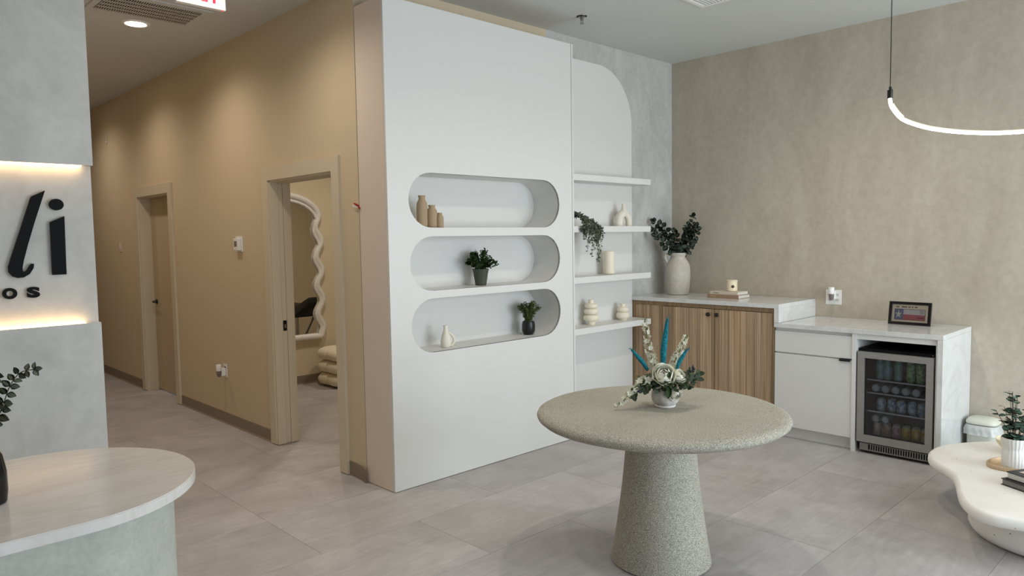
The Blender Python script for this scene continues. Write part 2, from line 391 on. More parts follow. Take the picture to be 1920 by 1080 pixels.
# short curled end piece by the cabinet
bm = BM(); n = 12
ring = []
for i in range(n+1):
    u = i/n; y = .530 - u*.235; off_ = -.004 - .024*u**2.5
    ring.append([bm.verts.new((off_, y, z)) for z in (0, .1 - .012*u*u)] + [bm.verts.new((off_+.004, y, z)) for z in (.1 - .012*u*u, 0)])
for a, b in zip(ring, ring[1:]):
    for j in range(4): bm.faces.new((a[j], a[(j+1) % 4], b[(j+1) % 4], b[j]))
bm.faces.new(ring[0]); bm.faces.new(ring[-1][::-1]); bmesh.ops.recalc_face_normals(bm, faces=bm.faces)
struct('baseboard_curled', bm, 'taupe_vinyl', 'short piece of taupe vinyl base curling off the wall', 40, 'baseboard')
bm = BM(); prism(bm, [(3.70, .1), (3.696, .1), (3.696, .012), (3.686, 0), (3.70, 0)], .15, 4.5, 'x')
struct('baseboard_room', bm, 'taupe_vinyl', 'taupe vinyl base under the wavy mirror', cat='baseboard')

# ---- doors
def casing(name, D, x0, x1, label, w=.095):
    y0, y1, z = D
    bm = bxs((x0, x1, y0-w, y0-.004, .006, z), (x0, x1, y1+.004, y1+w, .006, z), (x0, x1, y0-w, y1+w, z, z+w))
    return struct(name, bm, 'casing_paint', label, cat='trim')
casing('trim_1', D1, -.020, 0, 'beige casing around the open pocket doorway', .1)
casing('trim_2', D2, -.020, 0, 'beige casing around the closed corridor door', .098)
d = struct('door_1', bxs((-.006, .15, D1[0]-.0035, D1[0]+.012, .006, D1[2]), (-.006, .15, D1[0]+.012, D1[1]-.012, D1[2]-.012, D1[2])), 'casing_paint', 'open pocket doorway with beige split jamb')
obj('split_jamb', bxs((-.010, .058, D1[1]-.014, D1[1]+.0035, .006, D1[2]-.012)), 'casing_paint', d)
obj('split_jamb', bxs((.098, .162, D1[1]-.016, D1[1]+.0035, .006, D1[2]-.012)), 'casing_paint', d)
dp = obj('door_edge', bxs((.060, .096, D1[1]-.012, D1[1]+.0035, .012, D1[2]-.014)), 'casing_paint', d)
lt = obj('edge_latch', bxs((.064, .092, D1[1]-.0165, D1[1]-.0115, .905, .985)), 'black_satin', d); lt['label'] = 'black metal latch plate'
obj('latch_pull', bxs((.072, .084, D1[1]-.019, D1[1]-.0165, .925, .955)), 'brushed_nickel', d)
obj('jamb_stop', bxs((.058, .064, D1[0]+.012, D1[1]-.012, D1[2]-.024, D1[2]-.012), (.092, .098, D1[0]+.012, D1[1]-.012, D1[2]-.024, D1[2]-.012)), 'casing_paint', d)
d = struct('door_2', bxs((-.006, .15, D2[0]-.0035, D2[0]+.014, .0, D2[2]), (-.006, .15, D2[1]-.014, D2[1]+.0035, .0, D2[2]), (-.006, .15, D2[0]+.014, D2[1]-.014, D2[2]-.014, D2[2])), 'casing_paint', 'closed beige corridor door with black lever handle')
obj('slab', bxs((.112, .148, D2[0]+.016, D2[1]-.017, .012, D2[2]-.017)), 'door_paint', d)
bm = BM(); t = BM(); lathe(t, [(.027, 0), (.027, .008), (.012, .010), (.012, .045)], 16); add(bm, t, Matrix.Translation((.112, 4.615, .975)) @ Matrix.Rotation(-PI/2, 4, 'Y'))
tube(bm, [(.07, 4.615, .975), (.066, 4.56, .975), (.068, 4.49, .975)], .009, 8)
hd = obj('lever_handle', bm, 'black_metal', d, 40); hd['label'] = 'black lever handle'

# ================================================================== WHITE NICHE CABINET
HC = 3.088
cab = thing('niche_cabinet', 'tall white built-in cabinet with three pill-shaped display niches', 'cabinet', (0, 0, 0))
def stadium(x0, x1, z0, z1, n=14):
    r = (z1-z0)/2; zc = (z0+z1)/2
    return [(x1-r+r*math.cos(-PI/2+PI*i/n), zc+r*math.sin(-PI/2+PI*i/n)) for i in range(n+1)] + [(x0+r+r*math.cos(PI/2+PI*i/n), zc+r*math.sin(PI/2+PI*i/n)) for i in range(n+1)]
NZ = ((1.680, 2.034), (1.268, 1.623), (.861, 1.218)); NX = (.160, 1.575)
obj('front_panel', prism(BM(), [(.002, 0.004), (1.7215, 0.004), (1.7215, HC), (.002, HC)], 0, .018, 'y', [stadium(*NX, *z) for z in NZ]), 'white_lacquer', cab)
for z in NZ:
    st = stadium(*NX, *z); inner = BM(); m = len(st)
    a = [inner.verts.new((x, .0005, q)) for x, q in st]; b = [inner.verts.new((x, .274, q)) for x, q in st]
    for i in range(m): inner.faces.new((a[i], b[i], b[(i+1) % m], a[(i+1) % m]))
    inner.faces.new(b[::-1]); nb = obj('niche_lining', inner, 'white_lacquer', cab, 40)
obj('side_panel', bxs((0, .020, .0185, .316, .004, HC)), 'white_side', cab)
obj('side_panel', bxs((1.7245, 1.744, -.002, .2805, .0, HC)), 'white_lacquer', cab)
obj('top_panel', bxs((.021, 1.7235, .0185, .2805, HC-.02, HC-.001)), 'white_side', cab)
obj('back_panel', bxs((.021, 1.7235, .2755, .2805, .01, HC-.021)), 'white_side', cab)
# dark strip painting the open gap's shade by the cabinet, with the loose cable end
gp = obj('gap_shade', bxs((.006, .14, .3165, .3225, 0, HC-.03)), 'dark_gap'); tag(gp, 'dark strip painted as shade in the gap between the beige wall and the white cabinet', 'painted shade')
wn = thing('wire_end', 'red wire connector poking from the joint beside the cabinet', 'wire', (-.001, .319, 1.83))
bm = BM(); tube(bm, [(.012, 0, -.012), (-.010, .012, .004), (-.020, .030, .016)], [.005, .007, .004], 8); obj('connector', bm, 'red_plastic', wn, 50)
obj('cable', tube(BM(), [(.012, .0, -.016), (-.012, .012, -.010), (-.018, .04, -.004), (-.014, .052, .006)], .003, 6), 'white_plastic', wn, 50)
obj('ferrule', tube(BM(), [(.008, -.004, -.02), (-.012, -.014, -.014)], .006, 6), 'red_plastic', wn, 50)

# ================================================================== ARCH PANEL AND SHELVES
arc = [(1.746, 0.002), (2.855, 0.002)] + [(2.855-.47+.47*math.cos(a*PI/2/16), 3.082-.47+.47*math.sin(a*PI/2/16)) for a in range(17)] + [(1.746, 3.082)]
tag(obj('arched_panel', prism(BM(), arc, .269, .2805, 'y'), 'white_satin'), 'white wall panel with a rounded top corner behind the shelves', 'panel')
SZ = (2.107, 1.692, 1.279, .861)
for z, w in zip(SZ, ('topmost, empty', 'second from top, carrying the arch vase', 'third from top, carrying the plain cylinder vase', 'lowest, carrying two ringed vases')):
    tag(obj('floating_shelf', bxs((1.7455, 2.853, .06, .2685, z-.05, z, .0015)), 'white_satin'), f'white floating shelf, {w}', 'shelf', 'floating shelves beside the cabinet')

# ================================================================== COUNTERS
XF = 2.86
wc = thing('oak_cabinet', 'oak slatted two-door base cabinet under the raised countertop', 'cabinet', (3.18, -.42, 0))
obj('carcass', bxs((XF+.03, XB-.004, -1.085, YA-.004, .0, 1.0)), 'oak_frame', wc, world=True)
obj('face_frame', bxs((XF, XF+.03, YA-.045, YA-.004, 0, 1.018), (XF, XF+.03, -.058, -.022, 0, .985), (XF, XF+.03, -1.104, -1.088, 0, 1.018), (XF, XF+.03, -1.088, YA-.045, .985, 1.018), (XF, XF+.03, -1.088, YA-.045, 0, .06)), 'oak_frame', wc, world=True)
def slats(parent, ya, yb, z0, z1, widths, xf):
    tot = sum(widths); y = yb
    for i, w in enumerate(widths):
        ww = w/tot*(yb-ya); dx = random.uniform(-.004, .003)
        obj('slat', bxs((xf+dx, XF+.028, y-ww+.0012, y-.0012, z0, z1)), 'oak_slat', parent, world=True); y -= ww
fx = obj('fixed_panel', bxs((XF+.024, XF+.0295, -.022, YA-.045, .06, .985)), 'oak_frame', wc, world=True)
slats(fx, -.020, .234, .062, .983, [2, 9, 3, 8, 3, 6, 7], XF+.008)
for ya, yb, ky, ws_ in ((-.574, -.060, -.522, [11, 4, 5, 4, 2, 3, 5, 3, 2, 8, 3]), (-1.087, -.577, -.602, [4, 3, 9, 4, 8, 6, 3, 7, 4, 9, 2])):
    dr = obj('door', bxs((XF+.022, XF+.0295, ya, yb, .064, .980)), 'oak_frame', wc, world=True)
    slats(dr, ya+.001, yb-.001, .064, .980, ws_, XF+.002)
    t = BM(); lathe(t, [(.006, 0), (.006, .012), (.0175, .016), (.0175, .026), (.015, .029)], 18); b2 = BM(); add(b2, t, Matrix.Translation((XF+.006, ky, .935)) @ Matrix.Rotation(-PI/2, 4, 'Y'))
    kb = obj('knob', b2, 'black_metal', dr, 40, True); kb['label'] = 'round black knob'
ct = thing('raised_countertop', 'raised pale quartz countertop over the oak cabinet', 'countertop', (3.18, -.42, 1.02))
obj('slab', bxs((XF-.012, XB-.002, -1.146, YA-.002, 1.019, 1.053, .002)), 'quartz', ct, world=True)
obj('end_panel', bxs((XF-.012, XB-.002, -1.146, -1.108, .908, 1.019)), 'quartz', ct, world=True)
lo = thing('lower_countertop', 'lower pale quartz countertop ending in a waterfall side by the bin', 'countertop', (3.18, -1.7, .87))
obj('slab', bxs((XF-.012, XB-.002, -2.298, -1.108, .872, .906, .002)), 'quartz', lo, world=True)
obj('waterfall_panel', bxs((XF-.012, XB-.002, -2.298, -2.264, 0, .8715, .0015)), 'quartz', lo, world=True)
bc = thing('white_base_cabinet', 'white cabinet with one drawer and one door beside the drinks fridge', 'cabinet', (3.18, -1.42, 0))
obj('carcass', bxs((XF+.022, XB-.004, -1.702, -1.107, .095, .868)), 'white_satin', bc, world=True)
obj('toe_kick', bxs((XF+.06, XF+.075, -1.702, -1.107, 0, .0945)), 'white_satin', bc, world=True)
dw = obj('drawer_front', bxs((XF+.002, XF+.0215, -1.700, -1.110, .681, .846, .001)), 'white_satin', bc, world=True)
dd = obj('door', bxs((XF+.002, XF+.0215, -1.700, -1.110, .095, .670, .001)), 'white_satin', bc, world=True)
hp = obj('edge_pull', bxs((XF-.016, XF+.02, -1.694, -1.615, .6705, .6755), (XF-.016, XF-.012, -1.694, -1.615, .660, .6705)), 'black_metal', dd, world=True); hp['label'] = 'black metal edge pull'
obj('end_panel', bxs((XF-.004, XB-.004, -1.732, -1.7025, 0, .870)), 'white_satin', bc, world=True)
obj('liner_panel', bxs((XF+.004, XB-.004, -2.2638, -2.2515, 0, .8715)), 'white_satin', lo, world=True)
obj('under_rail', bxs((XF+.004, XF+.03, -2.251, -1.733, .832, .8718)), 'white_satin', lo, world=True)
tag(obj('alcove_back', bxs((XB-.02, XB-.006, -2.250, -1.734, .0, .86)), 'fridge_black'), 'dark back of the fridge alcove', 'panel')

# ---- drinks fridge
FY0, FY1 = -2.246, -1.738
fr = thing('drinks_fridge', 'undercounter drinks fridge with stainless glass door', 'fridge', (3.15, -1.99, 0))
bx0 = XF+.034
obj('shell', bxs((bx0, 3.43, FY0+.004, FY0+.03, .02, .765), (bx0, 3.43, FY1-.03, FY1-.004, .02, .765), (bx0, 3.43, FY0+.03, FY1-.03, .735, .765), (bx0, 3.43, FY0+.03, FY1-.03, .02, .10), (3.40, 3.43, FY0+.03, FY1-.03, .10, .735)), 'fridge_black', fr, world=True)
obj('liner', bxs((bx0+.01, 3.40, FY0+.03, FY0+.034, .10, .735), (bx0+.01, 3.40, FY1-.034, FY1-.03, .10, .735), (3.395, 3.40, FY0+.034, FY1-.034, .10, .735), (bx0+.01, 3.395, FY0+.034, FY1-.034, .10, .104)), 'fridge_liner', fr, world=True)
GY0, GY1, GZ0, GZ1 = -2.196, -1.790, .137, .700
dr = obj('door_frame', prism(BM(), [(FY0+.005, .083), (FY1-.005, .083), (FY1-.005, .744), (FY0+.005, .744)], XF-.004, XF+.032, 'x', [[(GY0, GZ0), (GY1, GZ0), (GY1, GZ1), (GY0, GZ1)]]), 'brushed_steel', fr, world=True); dr['label'] = 'brushed stainless door frame'
obj('glass', bxs((XF+.010, XF+.014, GY0, GY1, GZ0, GZ1)), 'fridge_glass', dr, world=True)
obj('gasket', bxs((XF+.015, XF+.032, GY0, GY0+.008, GZ0, GZ1), (XF+.015, XF+.032, GY1-.008, GY1, GZ0, GZ1), (XF+.015, XF+.032, GY0, GY1, GZ0, GZ0+.006), (XF+.015, XF+.032, GY0, GY1, GZ1-.006, GZ1)), 'fridge_black', dr, world=True)
b2 = BM(); t = BM(); lathe(t, [(.008, 0), (.008, .004), (.005, .005)], 14); add(b2, t, Matrix.Translation((XF-.004, -1.806, .106)) @ Matrix.Rotation(-PI/2, 4, 'Y')); obj('lock', b2, 'chrome', dr, 40, True)
b2 = BM(); t = BM(); lathe(t, [(.004, 0), (.004, .003)], 10); add(b2, t, Matrix.Translation((bx0-.001, FY0+.02, .757)) @ Matrix.Rotation(-PI/2, 4, 'Y')); obj('hinge_screw', b2, 'brushed_nickel', fr, 40, True)
gr = obj('grille', bxs((XF+.012, XF+.02, FY0+.02, FY1-.026, .022, .075)), 'fridge_black', fr, world=True)
obj('grille_frame', bxs((XF+.004, XF+.012, FY0+.02, FY1-.026, .070, .075), (XF+.004, XF+.012, FY0+.02, FY1-.026, .022, .030), (XF+.004, XF+.012, FY1-.085, FY1-.026, .030, .070)), 'grey_plastic', gr, world=True)
for i in range(23):
    y = FY1-.098-i*.0165
    obj('grille_slat', bxs((XF+.004, XF+.012, y-.007, y, .030, .070)), 'grey_plastic', gr, world=True)
FS = (.552-.012, .444, .310)
for z in FS:
    sh = obj('rack', bxs((XF+.050, 3.38, FY0+.036, FY1-.036, z-.004, z)), 'shelf_glass', fr, world=True)
    obj('rack_trim', bxs((XF+.044, XF+.050, FY0+.036, FY1-.036, z-.007, z+.003)), 'can_aluminium', sh, world=True)
def canmat(name, a, b, sc=60):
    k = NT(name, .32, .25, .5); k.base(k.ramp(k.noise(k.pos((1, 1, 1)), sc, 2, .5), [(.46, a), (.54, b)]))
canmat('can_green', srgb(90, 150, 70), srgb(190, 214, 150)); canmat('can_teal', srgb(120, 170, 150), srgb(150, 185, 200), 25)
canmat('can_blue', srgb(120, 150, 190), srgb(214, 224, 236), 40); canmat('can_copper', srgb(196, 140, 104), srgb(226, 204, 190), 25)
canmat('can_pink', srgb(206, 150, 160), srgb(236, 214, 214), 35); canmat('can_yellow', srgb(222, 176, 60), srgb(240, 224, 150), 40)
def can_bm(r, h): return lathe(BM(), [(r*.72, 0), (r*.78, .003), (r*.99, .010), (r, .014), (r, h-.016), (r*.84, h-.004), (r*.80, h-.012), (.002, h-.012)], 20)
def can(r, h, mat_, loc, label, lying=False):
    bx_ = can_bm(r, h)
    tb = BM(); prism(tb, [(r*.35*math.cos(a*PI/6), r*.35*math.sin(a*PI/6)*1.5) for a in range(12)], h-.0054, h-.003)
    en = lathe(BM(), [(r*.80, h-.0042), (r*.845, h-.0042), (r*.845, h+.0008), (r*.80, h+.0008), (r*.72, h-.0085), (r*.60, h-.0085), (r*.56, h-.0055), (.001, h-.0055)], 20, cap=False)
    c_ = thing('drink_can', label, 'can', loc, 0, 'drink cans in the fridge')
    if lying: c_.rotation_euler = (0, -PI/2, 0)
    obj('body', bx_, mat_, c_, 40); obj('end', en, 'can_aluminium', c_, 40); obj('pull_tab', tb, 'can_aluminium', c_)
posn = ('leftmost', 'second from left', 'middle', 'second from right', 'rightmost')
for i, y in enumerate((-1.868, -1.918, -1.990, -2.070, -2.134)):
    can(.027, .145, 'can_green' if i > 2 else 'can_teal', (2.955, y, FS[0]), f'{"bright green" if i > 2 else "pale green"} tall can on the top fridge rack, {posn[i]}')
for i, y in enumerate((-1.845, -1.910, -1.978, -2.045, -2.112)):
    can(.031, .12, 'can_aluminium', (3.05, y, FS[1]+.0312), f'can lying end-on on the second fridge rack, {posn[i]}', True)
for i, y in enumerate((-1.875, -1.942, -2.010, -2.077, -2.146)):
    can(.030, .088, 'can_blue', (2.965 + .02*(i % 2), y, FS[2]), f'short pale blue can on the third fridge rack, {posn[i]}')
six = ('leftmost', 'second from left', 'third from left', 'third from right', 'second from right', 'rightmost')
for i, (y, mm, w) in enumerate(zip((-1.852, -1.916, -1.982, -2.046, -2.110, -2.172), ('can_copper', 'can_copper', 'can_pink', 'can_yellow', 'can_yellow', 'can_yellow'), ('copper', 'copper', 'pink', 'yellow', 'yellow', 'yellow'))):
    can(.030, .115, mm, (2.965, y, .1045), f'{w} can standing on the fridge floor, {six[i]}')
for y, w in ((-1.846, 'leftmost'), (-1.911, 'second')):
    can(.030, .115, 'can_aluminium', (3.05, y, .250), f'can lying end-on above the copper cans, {w}', True)

# ================================================================== ROUND TABLE
tb = thing('round_table', 'round speckled stone pedestal table with rounded edge', 'table', (.375, -1.745, 0))
prof = [(.02, .690), (.40, .690), (.50, .692), (.555, .698), (.585, .708), (.602, .722), (.606, .733), (.600, .745), (.585, .753), (.56, .757), (.02, .758)]
obj('tabletop', lathe(BM(), prof, 96), 'speckled_stone', tb, 60)
pp = []
for i in range(15):
    u = i/14; pp.append((.166 + .078*(1-u)**1.55, .008 + u*.682))
obj('pedestal', lathe(BM(), [(.236, .004)] + pp, 72), 'speckled_stone', tb, 50)
obj('foot_pad', lathe(BM(), [(.226, 0), (.226, .004)], 48), 'black_metal', tb)

# ================================================================== RECEPTION DESK
dk = thing('reception_desk', 'pale plaster reception desk with rounded marble top', 'desk', (-2.6, -.98, 0))
def stad(xr, yc, r, xl, n=36):
    return [(xr-r+r*math.cos(-PI/2+PI*i/n), yc+r*math.sin(-PI/2+PI*i/n)) for i in range(n+1)] + [(xl, yc+r), (xl, yc-r)]
bm = prism(BM(), stad(-1.602, -.98, .456, -4.2), .764, .800); bmesh.ops.bevel(bm, geom=[e for e in bm.edges if e.is_manifold and e.calc_face_angle() > 1.2], offset=.003, segments=2, affect='EDGES')
obj('marble_top', bm, 'desk_marble', dk, 35, True)
obj('base', prism(BM(), stad(-1.676, -.98, .382, -4.15), 0, .7635), 'desk_plaster', dk, 35, True)

# ================================================================== SIGN
Lp = [(-1.677, 1.89), (-1.731, 1.726), (-1.768, 1.604), (-1.789, 1.527), (-1.796, 1.493), (-1.796, 1.474), (-1.788, 1.468), (-1.776, 1.477), (-1.764, 1.5), (-1.756, 1.51), (-1.745, 1.509), (-1.748, 1.487), (-1.766, 1.457), (-1.793, 1.44), (-1.819, 1.438), (-1.841, 1.447), (-1.856, 1.469), (-1.857, 1.496), (-1.842, 1.544), (-1.797, 1.68), (-1.743, 1.848), (-1.738, 1.858)]
def letter(bm, label): return tag(obj('sign_letter', bm, 'black_satin', None, 40), label, 'letter', 'black letters on the reception wall')
letter(prism(BM(), Lp, .672, .692, 'y'), 'large black slanted letter l on the reception wall')
bm = prism(BM(), [(-1.595, 1.757), (-1.6, 1.447), (-1.664, 1.447), (-1.661, 1.725)], .672, .692, 'y')
it = thing('sign_letter', 'large black letter i with oval dot on the reception wall', 'letter', (-1.63, .69, 1.447), 0, 'black letters on the reception wall')
obj('stroke', bm, 'black_satin', it, world=True)
obj('dot', prism(BM(), [(-1.628+.033*math.cos(a*PI/16), 1.818+.030*math.sin(a*PI/16)) for a in range(32)], .672, .692, 'y'), 'black_satin', it, 40, True)
letter(prism(BM(), [(x-.218, z) for x, z in Lp[3:18]] + [(-2.06, 1.56), (-2.02, 1.60)], .672, .692, 'y'), 'edge of the next large black letter left of the slanted l')
def text_bm(s, size, ext, off):
    cu = bpy.data.curves.new('txt', 'FONT'); cu.body = s; cu.size = size; cu.extrude = ext; cu.offset = off; cu.align_x = 'CENTER'; cu.align_y = 'CENTER'; cu.resolution_u = 6
    o = bpy.data.objects.new('txt', cu); COL.objects.link(o); bpy.context.view_layer.update()
    me = bpy.data.meshes.new_from_object(o.evaluated_get(bpy.context.evaluated_depsgraph_get())); bpy.data.objects.remove(o)
    bm = BM(); bm.from_mesh(me); bpy.data.meshes.remove(me)
    xs = [v.co.x for v in bm.verts]; ys = [v.co.y for v in bm.verts]; cx = (min(xs)+max(xs))/2; cy = (min(ys)+max(ys))/2
    bmesh.ops.translate(bm, vec=(-cx, -cy, 0), verts=bm.verts)
    return bm, max(xs)-min(xs), max(ys)-min(ys)
for ch, cx, w, lab in (('O', -1.857, .063, 'small black letter o under the large lettering'), ('S', -1.754, .057, 'small black letter s under the large lettering')):
    bm, tw, th = text_bm(ch, .06, .008, .0035)
    bmesh.ops.transform(bm, matrix=Matrix.Translation((cx, .683, 1.360)) @ Matrix.Rotation(PI/2, 4, 'X') @ Matrix.Diagonal((w/tw, .057/th, 1, 1)), verts=bm.verts)
    letter(bm, lab)
tag(obj('led_strip', bxs((-4.84, -1.505, .664, .694, 2.021, 2.0295)), 'led_warm'), 'warm light strip under the upper sign wall block', 'light strip', 'light strips of the sign band')
tag(obj('led_strip', bxs((-4.84, -1.525, .664, .694, 1.1785, 1.187)), 'led_warm'), 'warm light strip on the ledge below the lettering', 'light strip', 'light strips of the sign band')

# ================================================================== EXIT SIGN, VENTS, DOWNLIGHTS, SPRINKLER
ex = thing('exit_sign', 'white exit sign with red letters on the corridor ceiling', 'sign', (-.77, .82, 3.05))
obj('housing', bxs((-.15, .15, -.02, .02, 0, .19, .004)), 'exit_white', ex)
obj('canopy', bxs((-.06, .06, -.03, .03, .19, .209)), 'exit_white', ex)
bm, tw, th = text_bm('EXIT', .15, .001, .004); bmesh.ops.transform(bm, matrix=Matrix.Translation((0, -.0212, .098)) @ Matrix.Rotation(PI/2, 4, 'X') @ Matrix.Diagonal((.225/tw, .135/th, 1, 1)), verts=bm.verts)
obj('lettering', bm, 'exit_red', ex); obj('test_light', blob(BM(), (.13, -.012, -.002), .004), 'exit_red', ex)
vt = thing('ceiling_vent', 'grey slotted return vent on the corridor ceiling', 'vent', (-.75, 1.79, ZC))
obj('frame', prism(BM(), [(-.355, -.245), (.355, -.245), (.355, .245), (-.355, .245)], -.006, 0, 'z', [[(-.31, -.18), (.31, -.18), (.31, .18), (-.31, .18)]]), 'ceiling_paint', vt)
obj('backing', bxs((-.31, .31, -.18, .18, -.003, 0)), 'vent_dark', vt)
for i in range(5): obj('crossbar', bxs((-.31, .31, -.18+.072*(i+1)-.006-.012, -.18+.072*(i+1)+.006-.012, -.012, -.003)), 'vent_grey', vt)
for i in range(40):
    x = -.31 + .62*(i+.5)/40; bm = BM(); prism(bm, [(x-.0060, -.011), (x+.001, -.011), (x+.005, -.003), (x-.002, -.003)], -.18, .18, 'y'); obj('vent_slat', bm, 'vent_grey', vt)
vt = thing('ceiling_diffuser', 'pale square air diffuser on the lounge ceiling', 'vent', (2.03, -1.02, ZC))
obj('frame', prism(BM(), [(-.15, -.15), (.15, -.15), (.15, .15), (-.15, .15)], -.012, 0, 'z', [[(-.12, -.12), (.12, -.12), (.12, .12), (-.12, .12)]]), 'white_plastic', vt)
obj('backing', bxs((-.12, .12, -.12, .12, -.003, 0)), 'vent_dark', vt)
for i in range(10): obj('vent_slat', bxs((-.12, .12, -.114+.025*i, -.104+.025*i, -.010, -.003)), 'white_plastic', vt)
def downlight(x, y, label, p, c, lens, r=.085, ang=152, blend=.9):
    t_ = thing('recessed_downlight', label, 'ceiling light', (x, y, ZC), 0, 'recessed ceiling downlights')
    obj('trim_ring', lathe(BM(), [(r*.86, -.004), (r*.90, -.008), (r+.012, -.005), (r+.014, 0), (r*.86, 0)], 32, cap=False), 'white_plastic', t_, 40)
    obj('lens', lathe(BM(), [(r*.88, -.004), (r*.5, -.006), (.002, -.0065)], 32, cap=False), lens, t_, 60)
    spot(t_, (0, 0, -.03), p, c, ang, blend, .06)
downlight(-.72, 2.19, 'round recessed downlight beside the slotted corridor vent', CORR_P, CORR_C, 'lamp_lens_warm')
downlight(-.72, .50, 'round corridor downlight before the exit sign', CORR_P, CORR_C, 'lamp_lens_warm')
downlight(-.72, 3.92, 'round corridor downlight in front of the far door', CORR_P*.8, CORR_C, 'lamp_lens_warm')
downlight(-.72, 5.62, 'round corridor downlight beyond the far door', CORR_P*.8, CORR_C, 'lamp_lens_warm')
downlight(2.2, -1.65, 'round lounge downlight above the counters', ROOM_P, ROOM_C, 'lamp_lens', ang=150)
downlight(.55, -1.65, 'round lounge downlight above the round table', ROOM_P, ROOM_C, 'lamp_lens', ang=150)
downlight(-1.1, -1.65, 'round lounge downlight above the reception desk', ROOM_P*.7, ROOM_C, 'lamp_lens', ang=150)
downlight(2.2, 2.2, 'unseen round downlight added to light the side room', BACK_P, (1, .89, .74), 'lamp_lens', ang=160)  # unseen lamps, this and the next, added so the closed room is bright
downlight(.9, 2.4, 'unseen round downlight added to light the side room near its door', BACK_P, (1, .89, .74), 'lamp_lens', ang=160)
sk = thing('fire_sprinkler', 'small metal sprinkler head on the lounge ceiling', 'sprinkler', (1.695, -.14, ZC))
obj('escutcheon', lathe(BM(), [(.038, -.004), (.040, 0), (.002, 0), (.002, -.010), (.016, -.012), (.030, -.008)], 24, cap=False), 'brushed_nickel', sk, 40)
obj('body', lathe(BM(), [(.010, -.034), (.013, -.030), (.011, -.012), (.012, 0)], 16), 'brushed_nickel', sk, 40)
obj('yoke', tube(tube(BM(), [(-.010, 0, -.03), (-.012, 0, -.042), (-.003, 0, -.056)], .003, 6), [(.010, 0, -.03), (.012, 0, -.042), (.003, 0, -.056)], .003, 6), 'brushed_nickel', sk)
obj('deflector', lathe(BM(), [(.018, -.058), (.018, -.056), (.004, -.054)], 16), 'brushed_nickel', sk)

# ---- pendant lamp: curved glowing tube on two cables
E1 = Vector((.7205, -.69345, 0)); P0 = Vector((1.474, -2.40, 0))
def pd(u, z): q = P0 + E1*u; return (q.x, q.y, z)
pl = thing('pendant_lamp', 'thin curved glowing tube lamp hanging on black cables', 'lamp', (P0.x, P0.y, ZC))
half = [(0, 2.293), (.004, 2.262), (.018, 2.235), (.06, 2.188), (.129, 2.157), (.227, 2.131), (.365, 2.113), (.503, 2.1055)]
full = half + [(1.10-u, z) for u, z in half[::-1]]
cv = spline([pd(u, z) for u, z in full], 6, False)
obj('glow_tube', tube(BM(), cv, .0088, 10), 'pendant_glow', pl, 60, True)
obj('back_channel', tube(BM(), [v + Vector((0, 0, .0105)) + Vector((E1.x, E1.y, 0))*.0105*(1 if i < len(cv)*.2 else (-1 if i > len(cv)*.8 else 0)) for i, v in enumerate(cv)][8:-8], .0045, 6), 'candle_cream', pl, 60, True)
for u, zz in ((0, 2.29), (1.10, 2.293)):
    q = P0 + E1*u
    obj('end_cap', lathe(BM(), [(.013, zz), (.0135, zz+.002), (.0135, zz+.044), (.008, zz+.048), (.006, zz+.060)], 14, cx=q.x, cy=q.y), 'black_metal', pl, 40, True)
    obj('cable', tube(BM(), [(q.x, q.y, zz+.05), (q.x, q.y, ZC)], .0022, 6), 'black_metal', pl, None, True)
    obj('ceiling_cup', lathe(BM(), [(.03, ZC-.02), (.03, ZC)], 18, cx=q.x, cy=q.y), 'black_metal', pl, None, True)

# ================================================================== WALL DEVICES
def plate(bm, y0, y1, z0, z1, x, d=.006, s=-1): box(bm, min(x, x+s*d), max(x, x+s*d), y0, y1, z0, z1, .0015)
th = thing('thermostat', 'white square thermostat on the corridor wall', 'thermostat', (0, 2.17, 1.53))
obj('wall_plate', bxs((-.006, 0, -.065, .065, -.005, .125, .003)), 'white_plastic', th); obj('body', bxs((-.034, -.006, -.045, .050, .008, .108, .005)), 'white_plastic', th)
obj('display', bxs((-.0355, -.034, -.020, .030, .040, .085)), 'grey_plastic', th)
def nightlight(t_, s, ax):
    """plug-in diffuser: body, bulb and cap; s is offset along the wall"""
    obj('plug_body', bxs((-.045, -.006, s-.018, s+.018, .015, .085, .006)), 'white_plastic', t_)
    obj('bulb', lathe(BM(), [(.013, .010), (.020, .035), (.021, .062)], 16, cx=-.062, cy=s), 'clear_grey', t_, 40)
    obj('cap', lathe(BM(), [(.022, .062), (.0235, .066), (.0235, .112), (.020, .118), (.002, .119)], 18, cx=-.062, cy=s), 'white_plastic', t_, 40)
ou = thing('wall_outlet', 'white outlet with plug-in freshener low on the corridor wall', 'outlet', (0, 2.565, .42))
obj('plate', bxs((-.006, 0, -.036, .036, 0, .115, .002)), 'white_plastic', ou); nightlight(ou, .0, 0)
for z in (.03, .08): obj('socket', bxs((-.0072, -.0058, -.018, .018, z-.013, z+.013)), 'outlet_hole', ou)
ou = thing('wall_outlet', 'white double outlet with plug-in freshener above the counter', 'outlet', (XB, -1.298, 1.012))
obj('plate', bxs((-.006, 0, -.064, .064, 0, .122, .002)), 'white_plastic', ou); nightlight(ou, -.004, 0)
for o_ in list(ou.children):
    if o_.name.startswith(('plug_body', 'bulb', 'cap')): o_.location.z = .03
for yy in (-.03, .032):
    for z in (.04, .082):
        obj('socket', bxs((-.0074, -.0058, yy-.017, yy+.017, z-.014, z+.014)), 'white_satin', ou)
        obj('socket_slot', bxs((-.008, -.0072, yy-.008, yy-.005, z-.003, z+.007), (-.008, -.0072, yy+.005, yy+.008, z-.003, z+.007), (-.008, -.0072, yy-.0025, yy+.0025, z-.011, z-.006)), 'outlet_hole', ou)
sw = thing('light_switch', 'beige light switch beyond the far corridor door', 'switch', (0, 5.41, 1.52))
